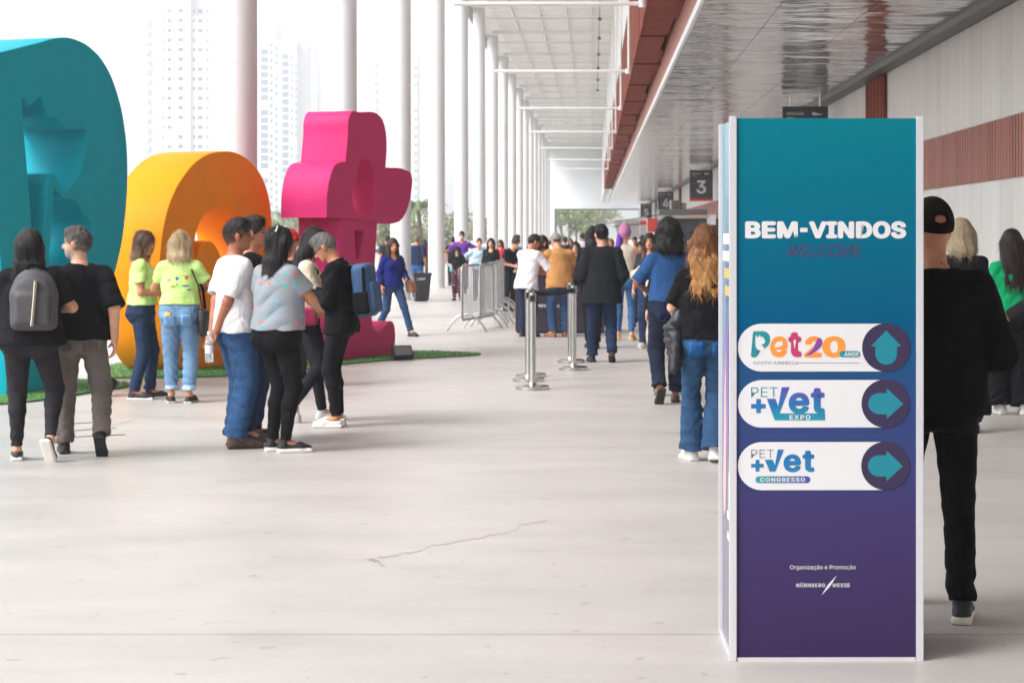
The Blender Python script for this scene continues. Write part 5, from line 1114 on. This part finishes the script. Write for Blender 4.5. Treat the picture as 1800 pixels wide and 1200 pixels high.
hsolid(p22, r, og, 'bag', [('u', rbox((-.25, .02, .84), (.13, .07, .115), .04), .01)], .007, mat('checked_leather', '#4a372e', .5, noise=.5, nscale=28)); htube(p22, r, og, 'strap', [(-.33, .02, .95), (-.24, .0, 1.2), p22['S'](-.13, -.01, .48), (-.16, .1, 1.2), (-.17, .03, .95)], .01, cloth('#33261f'))
person('person in dark coat at the right edge, only a forearm and hand showing', 1846, 770, 400, turn=60, sex='m', res=MID, skin_='light', top=dict(c='#1d1d22', sleeve=1.9, hem=-.1, o2=.02), low=dict(c='#1a1a1e'), hair=dict(style='short', c='#221a16'), shoe=dict(c=BLK), hands=((-.2, .3, 1.0), (.25, .1, .95)), feet=((-.1, -.14, 5, 0), (.1, -.24, -8, 0)))
# 6 the walkway to the right of centre
p26 = person('person walking away in blue shirt and navy trousers with dark bushy hair', 1176, 709, 387, turn=8, sex='f', fat=1.1, res=N_, skin_='brown', top=dict(c='#264a78', hem=.03, sleeve=.95, o2=.012, loose=.8), low=dict(denim=1, c='#1c2233', fit='regular', cuff=.93, waist=.12), hair=dict(style='bushy', c='#120d0c', len=.03, o=.042, w=1.1, r=.045), shoe=dict(c='#4a4034', sole='#2a2420', type='low'),
  feet=((-.1, -.2, 4, 52, .0), (.09, .16, -10, 0)), hands=((-.16, .2, 1.05), (.2, .18, 1.02)), poles=((-1, -.5, -.2), (1, -.5, -.2)))
p27 = person('person walking away with long wavy copper blonde hair, black tee and blue jeans', 1240, 812, 398, turn=4, sex='f', fat=1.1, res=N_, skin_='fair', top=dict(c='#121115', hem=-.03, sleeve=.85, loose=.9), low=dict(denim=1, c='#284361', fit='flare', cuff=1.0), hair=dict(style='wavy', c='#6e4426', tips='#a97a48', len=.12, tz=.05, w=1.25), shoe=dict(c='#cfccc8', sole='#d8d5d0'),
  feet=((-.09, .14, 12, 0), (.06, -.04, -6, 10)), hands=((-.14, .24, .98), (.2, .18, 1.05)), poles=((-1, -.25, -.2), (1, -.5, -.2)), palm=((.6, .2, .6), (-.5, .5, 0)))
r, og = held(p27, 'jacket', 'black quilted jacket draped over the forearm of the person with copper hair', 'jacket', (-.24, .02, .85)); jm = mat('quilted_nylon', '#1c1e24', .45, noise=.1, bump=.2, bscale=60)
hsolid(p27, r, og, 'jacket_body', [('u', ell((-.235+.008*(i % 2), .03, 1.0-.048*i), (.078+.004*i-.0012*i*i*2, .115, .034)), .02) for i in range(6)]+[('u', cone((-.17, .08, 1.13), (-.22, .03, .98), .045, .07), .03), ('u', cone((-.22, -.05, .95), (-.245, -.09, .7), .045, .035), .02)], .008, jm, folds(.004, 40, 2))
person('person in black leggings and dark trainers walking in front of the blue shirt', 1180, 694, 402, turn=0, sex='f', res=MID, skin_='light', top=dict(c='#1a1a1e', sleeve=2, hem=-.05), low=dict(c='#16161a', fit='slim'), hair=dict(style='bob', c='#1a1412', len=.02), shoe=dict(c='#222226', sole='#8a8a8a'), feet=((-.13, -.1, 8, 20), (.13, .1, -8, 0)))
p25 = person('person in loose cream top and pale trousers left of the blue shirt, one arm bent', 1153, 612, 425, turn=-6, sex='f', fat=1.05, res=MID, skin_='light', top=dict(c='#d6cfb8', sleeve=1.9, o2=.035, hem=-.06, loose=1), low=dict(c='#c9c2b0', fit='regular'), hair=dict(style='short', c='#3a2a22'), shoe=dict(c='#d8d5d0'), hands=((-.2, .2, 1.1), (.2, .2, 1.0)), poles=((-1, -.3, -.2), (1, -.4, 0)))
p21 = person('person walking away in dark suit jacket and blue trousers with short black hair', 1058, 637, 393, turn=3, sex='m', fat=1.14, res=N_, yaw=22, skin_='light', top=dict(c='#1d1f25', hem=-.2, sleeve=1.97, o2=.022, off=.02, loose=1, flare=.03, collar='#1d1f25', fold=.003, name='jacket'), low=dict(denim=1, c='#1f2b43', fit='regular', cuff=.98), hair=dict(style='short', c='#0e0b0b', line=-.03), shoe=dict(c='#2a1a18', sole='#1a1212'),
  feet=((-.12, .12, 8, 0), (.12, -.08, -6, 24, .0)), hands=((-.2, .17, .96), (.2, .17, .96)), poles=((-.5, -1, 0), (.5, -1, 0)))
p23 = person('person in pink headscarf, pale tank top and tight blue jeans walking away', 1098, 598, 396, turn=-6, sex='f', fat=1.08, res=MID, yaw=-8, skin_='light', top=dict(c='#cfc4b4', hem=.08, sleeve=0, off=.008, loose=0), low=dict(denim=1, c='#375a84', fit='skinny', cuff=.88, waist=.13), shoe=dict(c='#b58f68', sole='#c9a57c', heel=0, type='low', th=.05), feet=((-.1, .06, 6, 0), (.11, -.02, -8, 0)), hands=((-.26, .05, .9), (.22, .24, 1.06)), poles=((-.5, -1, 0), (1, -.6, -.3)))
hd = p23['hd']; V, Q = solid([('u', ell(hd(0, -.015, .035), np.array([.074, .094, .1])+.02, p23['Rh']), .01), ('u', ell(hd(0, -.02, .13), (.05, .06, .045), p23['Rh']), .04), ('s', ell(hd(0, .1, -.04), (.06, .08, .09), p23['Rh']), .01), ('i', plane(p23['Rh']@np.array([0, .2, -.98]), hd(0, 0, -.03)), .004)], .009, folds(.004, 60, 1, 30)); link('headscarf', raw_mesh('headscarf', V*p23['sc'], Q, cloth('#b4759a')), p23['root'])
V, Q = solid([('u', cone(hd(-.06, -.06, -.02), p23['S'](-.1, -.07, .40), .05, .05), .02), ('u', cone(p23['S'](-.1, -.07, .42), p23['S'](-.07, -.1, .3), .05, .03), .02)], .009, folds(.004, 50, 2, 20)); link('shawl', raw_mesh('shawl', V*p23['sc'], Q, cloth('#6a3fa0')), p23['root'])
r, og = held(p23, 'handbag', 'tan bag on a pale pink strap at the side of the person in headscarf', 'handbag', (.26, 0, .95)); hsolid(p23, r, og, 'bag', [('u', rbox((.235, -.04, .96), (.07, .05, .09), .035), .01)], .009, mat('tan_leather', '#b98a6c', .5)); htube(p23, r, og, 'strap', [(.2, -.1, 1.04), p23['S'](.15, -.075, .40), p23['S'](.125, -.01, .465), p23['S'](.15, .06, .36), (.25, .02, 1.04)], .014, cloth('#d8aaa2'), .4)
person('dark haired person hidden behind the left shoulder of the suit jacket', 1042, 612, 397, turn=4, sex='f', res=MID, top=dict(c='#15151a', sleeve=2, hem=-.05), low=dict(c='#15151a', fit='slim'), hair=dict(style='long', c='#0d0a0a', len=.1), shoe=dict(c=BLK), feet=((-.05, .1, 5, 0), (.05, -.05, -5, 0)))
# 7 round the counter
person('person in untucked white shirt leaning on the counter, face turned right', 926, 592, 408, turn=-38, sex='m', fat=1.05, res=MID, lean=10, yaw=-30, nod=12, skin_='tan', top=dict(c='#d6d3da', hem=-.16, sleeve=1.9, o2=.02, loose=1), low=dict(denim=1, c='#1d2840', fit='regular'), hair=dict(style='short', c='#17110f', vol=.006), shoe=dict(c='#2a1d18'), hands=((-.1, .42, 1.08), (.2, .42, 1.08)), poles=((-1, -.4, -.6), (1, -.4, -.6)))
person('person in tan shirt and grey cap leaning on the counter', 983, 592, 406, turn=12, sex='m', fat=1.12, res=MID, lean=8, yaw=26, nod=20, skin_='light', top=dict(c='#b98552', hem=-.15, sleeve=1.9, o2=.022, loose=1, collar='#b98552'), low=dict(denim=1, c='#2b4061', fit='regular', cuff=.97), hair=dict(style='buzz', c='#5a5048'), cap=dict(c='#8a8680'), glasses=1, shoe=dict(c='#8a5a3a'), hands=((-.18, .4, 1.08), (.22, .36, 1.06)), poles=((-1, -.5, -.4), (1, -.5, -.4)), feet=((-.12, -.04, 30, 0), (.1, .02, -8, 0)))
person('person in orange top with a dark face mask behind the counter', X=(953-VPX)/F*32.2, Y=32.2, hy=413, turn=-160, sex='f', res=MID, nod=12, skin_='tan', top=dict(c='#e05a14', sleeve=.9, hem=-.05), low=dict(c='#1c1c22'), hair=dict(style='long', c='#140f0e', len=.06, front=.12), mask='#17171a', shoe=dict(c=BLK))
person('person with long dark hair in black beyond the tan shirt', X=(1012-VPX)/F*36, Y=36., hy=424, turn=170, sex='f', res=FAR, top=dict(c='#1a1a20', sleeve=2, hem=-.05), low=dict(c='#2a3a5a'), hair=dict(style='long', c='#1d1412', len=.12, front=.2), shoe=dict(c=BLK))
person('person in bright orange far behind the suit jacket, dark bob', X=(1036-VPX)/F*44, Y=44., hy=418, turn=60, sex='f', res=FAR, top=dict(c='#e05a14', sleeve=.9, hem=-.05), low=dict(c='#1c1c22'), hair=dict(style='bob', c='#140f0e', len=.02), shoe=dict(c=BLK))
# 8 behind the magenta letter and the barriers
p10 = person('person in royal blue top and jeans striding toward the camera right of the magenta letter', 690, 590, 415, turn=-148, sex='f', res=MID, skin_='tan', yaw=-6, top=dict(c='#18246a', hem=-.06, sleeve=1.95, o2=.012, vneck=.10), low=dict(denim=1, c='#263a5a', fit='slim', cuff=.96), hair=dict(style='long', c='#2c1c17', len=.1, front=.16), shoe=dict(c='#1c1a1e', sole='#1c1a1e', heel=0), feet=((-.19, .36, 6, 0), (.14, -.36, 0, 45)), hands=((-.17, .2, 1.0), (.25, .05, .88)), poles=((-.5, -1, -.2), (.4, -1, 0)), drop=.03)
r, og = held(p10, 'handbag', 'brown trapezoid handbag hanging from the forearm of the person in royal blue', 'handbag', (-.28, .12, .8)); hsolid(p10, r, og, 'bag', [('u', rbox((-.3, .12, .86), (.055, .12, .10), .02, ry(R_(14))), .01)], .009, mat('brown_leather', '#8a5f3f', .5)); htube(p10, r, og, 'strap', [(-.28, .04, .95), (-.24, .1, 1.06), (-.28, .2, .95)], .01, cloth('#3a2a20'))
person('person in navy tee seen from behind above the litter bin', X=(733-VPX)/F*50.5, Y=50.5, hy=419, turn=-14, sex='m', fat=1.15, res=FAR, H=1.62, skin_='tan', top=dict(c='#1d2c48', hem=-.05, sleeve=.9), low=dict(c='#3a6aa0'), hair=dict(style='buzz', c='#6a5548'), shoe=dict(c=BLK))
person('person with dark hair, bare arm, half hidden by the column behind royal blue', X=(681-VPX)/F*52, Y=52., hy=413, turn=30, sex='m', res=FAR, skin_='tan', top=dict(c='#23262e', sleeve=.6), low=dict(c='#222'+'228'), hair=dict(style='short', c='#1a1412'), shoe=dict(c=BLK))
p12 = person('small person in black tee and floral trousers with a white mask looking down', 804, 528, 431, turn=176, sex='f', res=MID, nod=26, fat=1.08, skin_='light', top=dict(c='#17161a', hem=.0, sleeve=.9, o2=.02, loose=1), low=dict(c='#5a2a3c', fit='regular', cuff=.92, mat=dotted('#4a2634', 16, .3, ('#c9a9a6', '#8d5a62', '#d8c8c0', '#6a3a48'))), hair=dict(style='bob', c='#17100f', len=.05), mask='#c9b5a4', shoe=dict(c='#33161c'), hands=((-.14, .24, 1.02), (.14, .22, 1.0)), poles=((-1, -.3, -.4), (1, -.3, -.4)))
r, og = held(p12, 'bottle', 'pale blue bottle held by the small person in floral trousers', 'bottle', (.15, .31, 1.03)); b = MB(); b.lathe([(.03, -.08), (.034, -.06), (.034, .04), (.015, .08), (.015, .1)], n=12); b.build('bottle', mat('blue_plastic', '#6fb4cf', .3), r, smooth=True)
person('person in purple tee and white mask with arms spread behind the barriers', X=(812-VPX)/F*54, Y=54., hy=406, turn=172, sex='m', res=FAR, skin_='tan', top=dict(c='#5f2f8a', sleeve=.9, o2=.02, hem=-.05), low=dict(c='#23262e'), hair=dict(style='short', c='#161010'), mask='#c8c8c8', shoe=dict(c=BLK), hands=((-.5, .1, 1.2), (.48, .12, 1.15)), poles=((-.3, -1, -.3), (.3, -1, -.3)))
person('person in pale blue shirt touching the face behind the first barrier', X=(842-VPX)/F*48, Y=48., hy=418, turn=190, sex='m', res=FAR, skin_='light', top=dict(c='#a9c0d2', sleeve=1.8, o2=.03, hem=-.08), low=dict(c='#2a3040'), hair=dict(style='short', c='#3a2a20'), shoe=dict(c=BLK), hands=((-.05, .14, 1.52), (.42, .1, 1.1)), poles=((-1, 0, -.3), (.5, -1, -.3)))
person('person in black jacket over white top with long black hair behind the barriers', X=(863-VPX)/F*46, Y=46., hy=418, turn=176, sex='f', res=FAR, skin_='light', top=dict(c='#c6c2be', sleeve=1.9, vneck=.08, mat=cloth('#1b1a1e')), low=dict(c='#1c1c22'), hair=dict(style='long', c='#100c0b', len=.2, front=.3), shoe=dict(c=BLK))
person('person in black tee leaning over the barriers next to the white shirt', X=(894-VPX)/F*41, Y=41., hy=414, turn=-130, sex='m', res=FAR, lean=14, nod=14, skin_='light', top=dict(c='#15171d', sleeve=.8), low=dict(c='#23262e'), hair=dict(style='short', c='#2a1d18'), shoe=dict(c=BLK), hands=((-.2, .35, 1.05), (.2, .35, 1.05)))
person('person in light blue beside the black tee behind the barriers', X=(907-VPX)/F*45, Y=45., hy=412, turn=-120, sex='m', res=FAR, skin_='tan', top=dict(c='#4f8fb8', sleeve=.8), low=dict(c='#23262e'), hair=dict(style='short', c='#1a1311'), shoe=dict(c=BLK))
# 9 the crowd further down the walkway
rp = random.Random(11)
def crowd(label, px, Y, hy, c, turn=0, sex='m', hair='#1a1412', style='short', skin_='tan', low='#23262e', H=None):
    person(label, X=(px-VPX)/F*Y, Y=float(Y), hy=hy, H=H, turn=turn, sex=sex, res=.016, skin_=skin_, top=dict(c=c, sleeve=rp.choice((.8, 1.9)), hem=-.04), low=dict(c=low), hair=dict(style=style, c=hair, len=.08), shoe=dict(c=BLK), feet=((-.1, rp.uniform(-.05, .2), 8, 0), (.1, rp.uniform(-.2, .05), -8, 0)), group='people far down the walkway')
crowd('far person in white shirt walking away under the far opening', 1024, 62, 409, '#c9cad6', 4)
crowd('far person in red top just left of the white shirt, behind the barriers', 880, 58, 421, '#b02430', 150, 'f', style='bob')
crowd('far person in black with dark hair above the white shirt shoulder', 939, 52, 414, '#17161a', 160)
crowd('far person in dark top behind the grey cap', 993, 58, 415, '#2a2a30', 10)
crowd('far person in navy left of the white shirt walking away', 1003, 70, 419, '#1f2a42', 170, 'f', style='long')
crowd('far person in dark hood at the left of the purple tee', 796, 62, 416, '#1b1a1f', 10)
crowd('far person in red and white beside the navy tee above the bin', 746, 75, 420, '#b8404a', 20, 'f', style='bob')
crowd('far person in green beside the column right of the bin', 757, 82, 424, '#157a50', 0, 'f', style='bob')
crowd('far person in red shirt between the white shirt and the orange top', 941, 62, 424, '#a8262c', 170, 'f', style='long')
person('smiling person with long brown hair facing the camera left of the bushy hair', X=(1142-VPX)/F*27.5, Y=27.5, hy=409, turn=172, sex='f', res=MID, skin_='light', top=dict(c='#3a3a44', sleeve=.9), low=dict(c='#2a3a5a'), hair=dict(style='long', c='#2c1c16', tips='#8a6236', len=.1, front=.22, tz=.12), shoe=dict(c='#c8c4c0'))
person('person in pale pink top facing the camera, left of the smiling one', X=(1124-VPX)/F*34, Y=34., hy=424, turn=186, sex='f', res=MID, skin_='light', top=dict(c='#d8b8b4', sleeve=.8), low=dict(c='#1a1a1f'), hair=dict(style='pony', c='#241814'), shoe=dict(c=BLK))
person('person with dark hair glimpsed between the bushy hair and the copper hair', X=(1219-VPX)/F*26, Y=26., hy=408, turn=168, sex='m', res=MID, skin_='tan', top=dict(c='#9ab060', sleeve=.8), low=dict(c='#1a1a1f'), hair=dict(style='short', c='#1a1311'), shoe=dict(c=BLK))
crowd('far person in black cap at the far stall', 1116, 55, 416, '#1d2a22', 170)
crowd('far person in black at the far stall counter', 1068, 66, 417, '#1a1a1e', 10, 'f', style='long')
crowd('far person in beige seen left of the pink headscarf', 1074, 58, 419, '#b8a88a', 175, 'f', style='bob', hair='#6a5030')

# pockets and small labels that show from behind
bpy.context.view_layer.update()
for rec, col in ((p4, '#587b9e'), (p27, '#1a426f'), (p2, '#4c4744'), (p26, '#18203a')):
    for sx in (-1, 1): patch(rec, 'low', 'pocket', sx*.085-.05, sx*.085+.05, .80, .90, denim(col), point=.018)
patch(p4, 'low', 'paper_slip', -.12, -.065, .885, .925, mat('yellow_paper', '#c9a24a', .7), lift=.008)
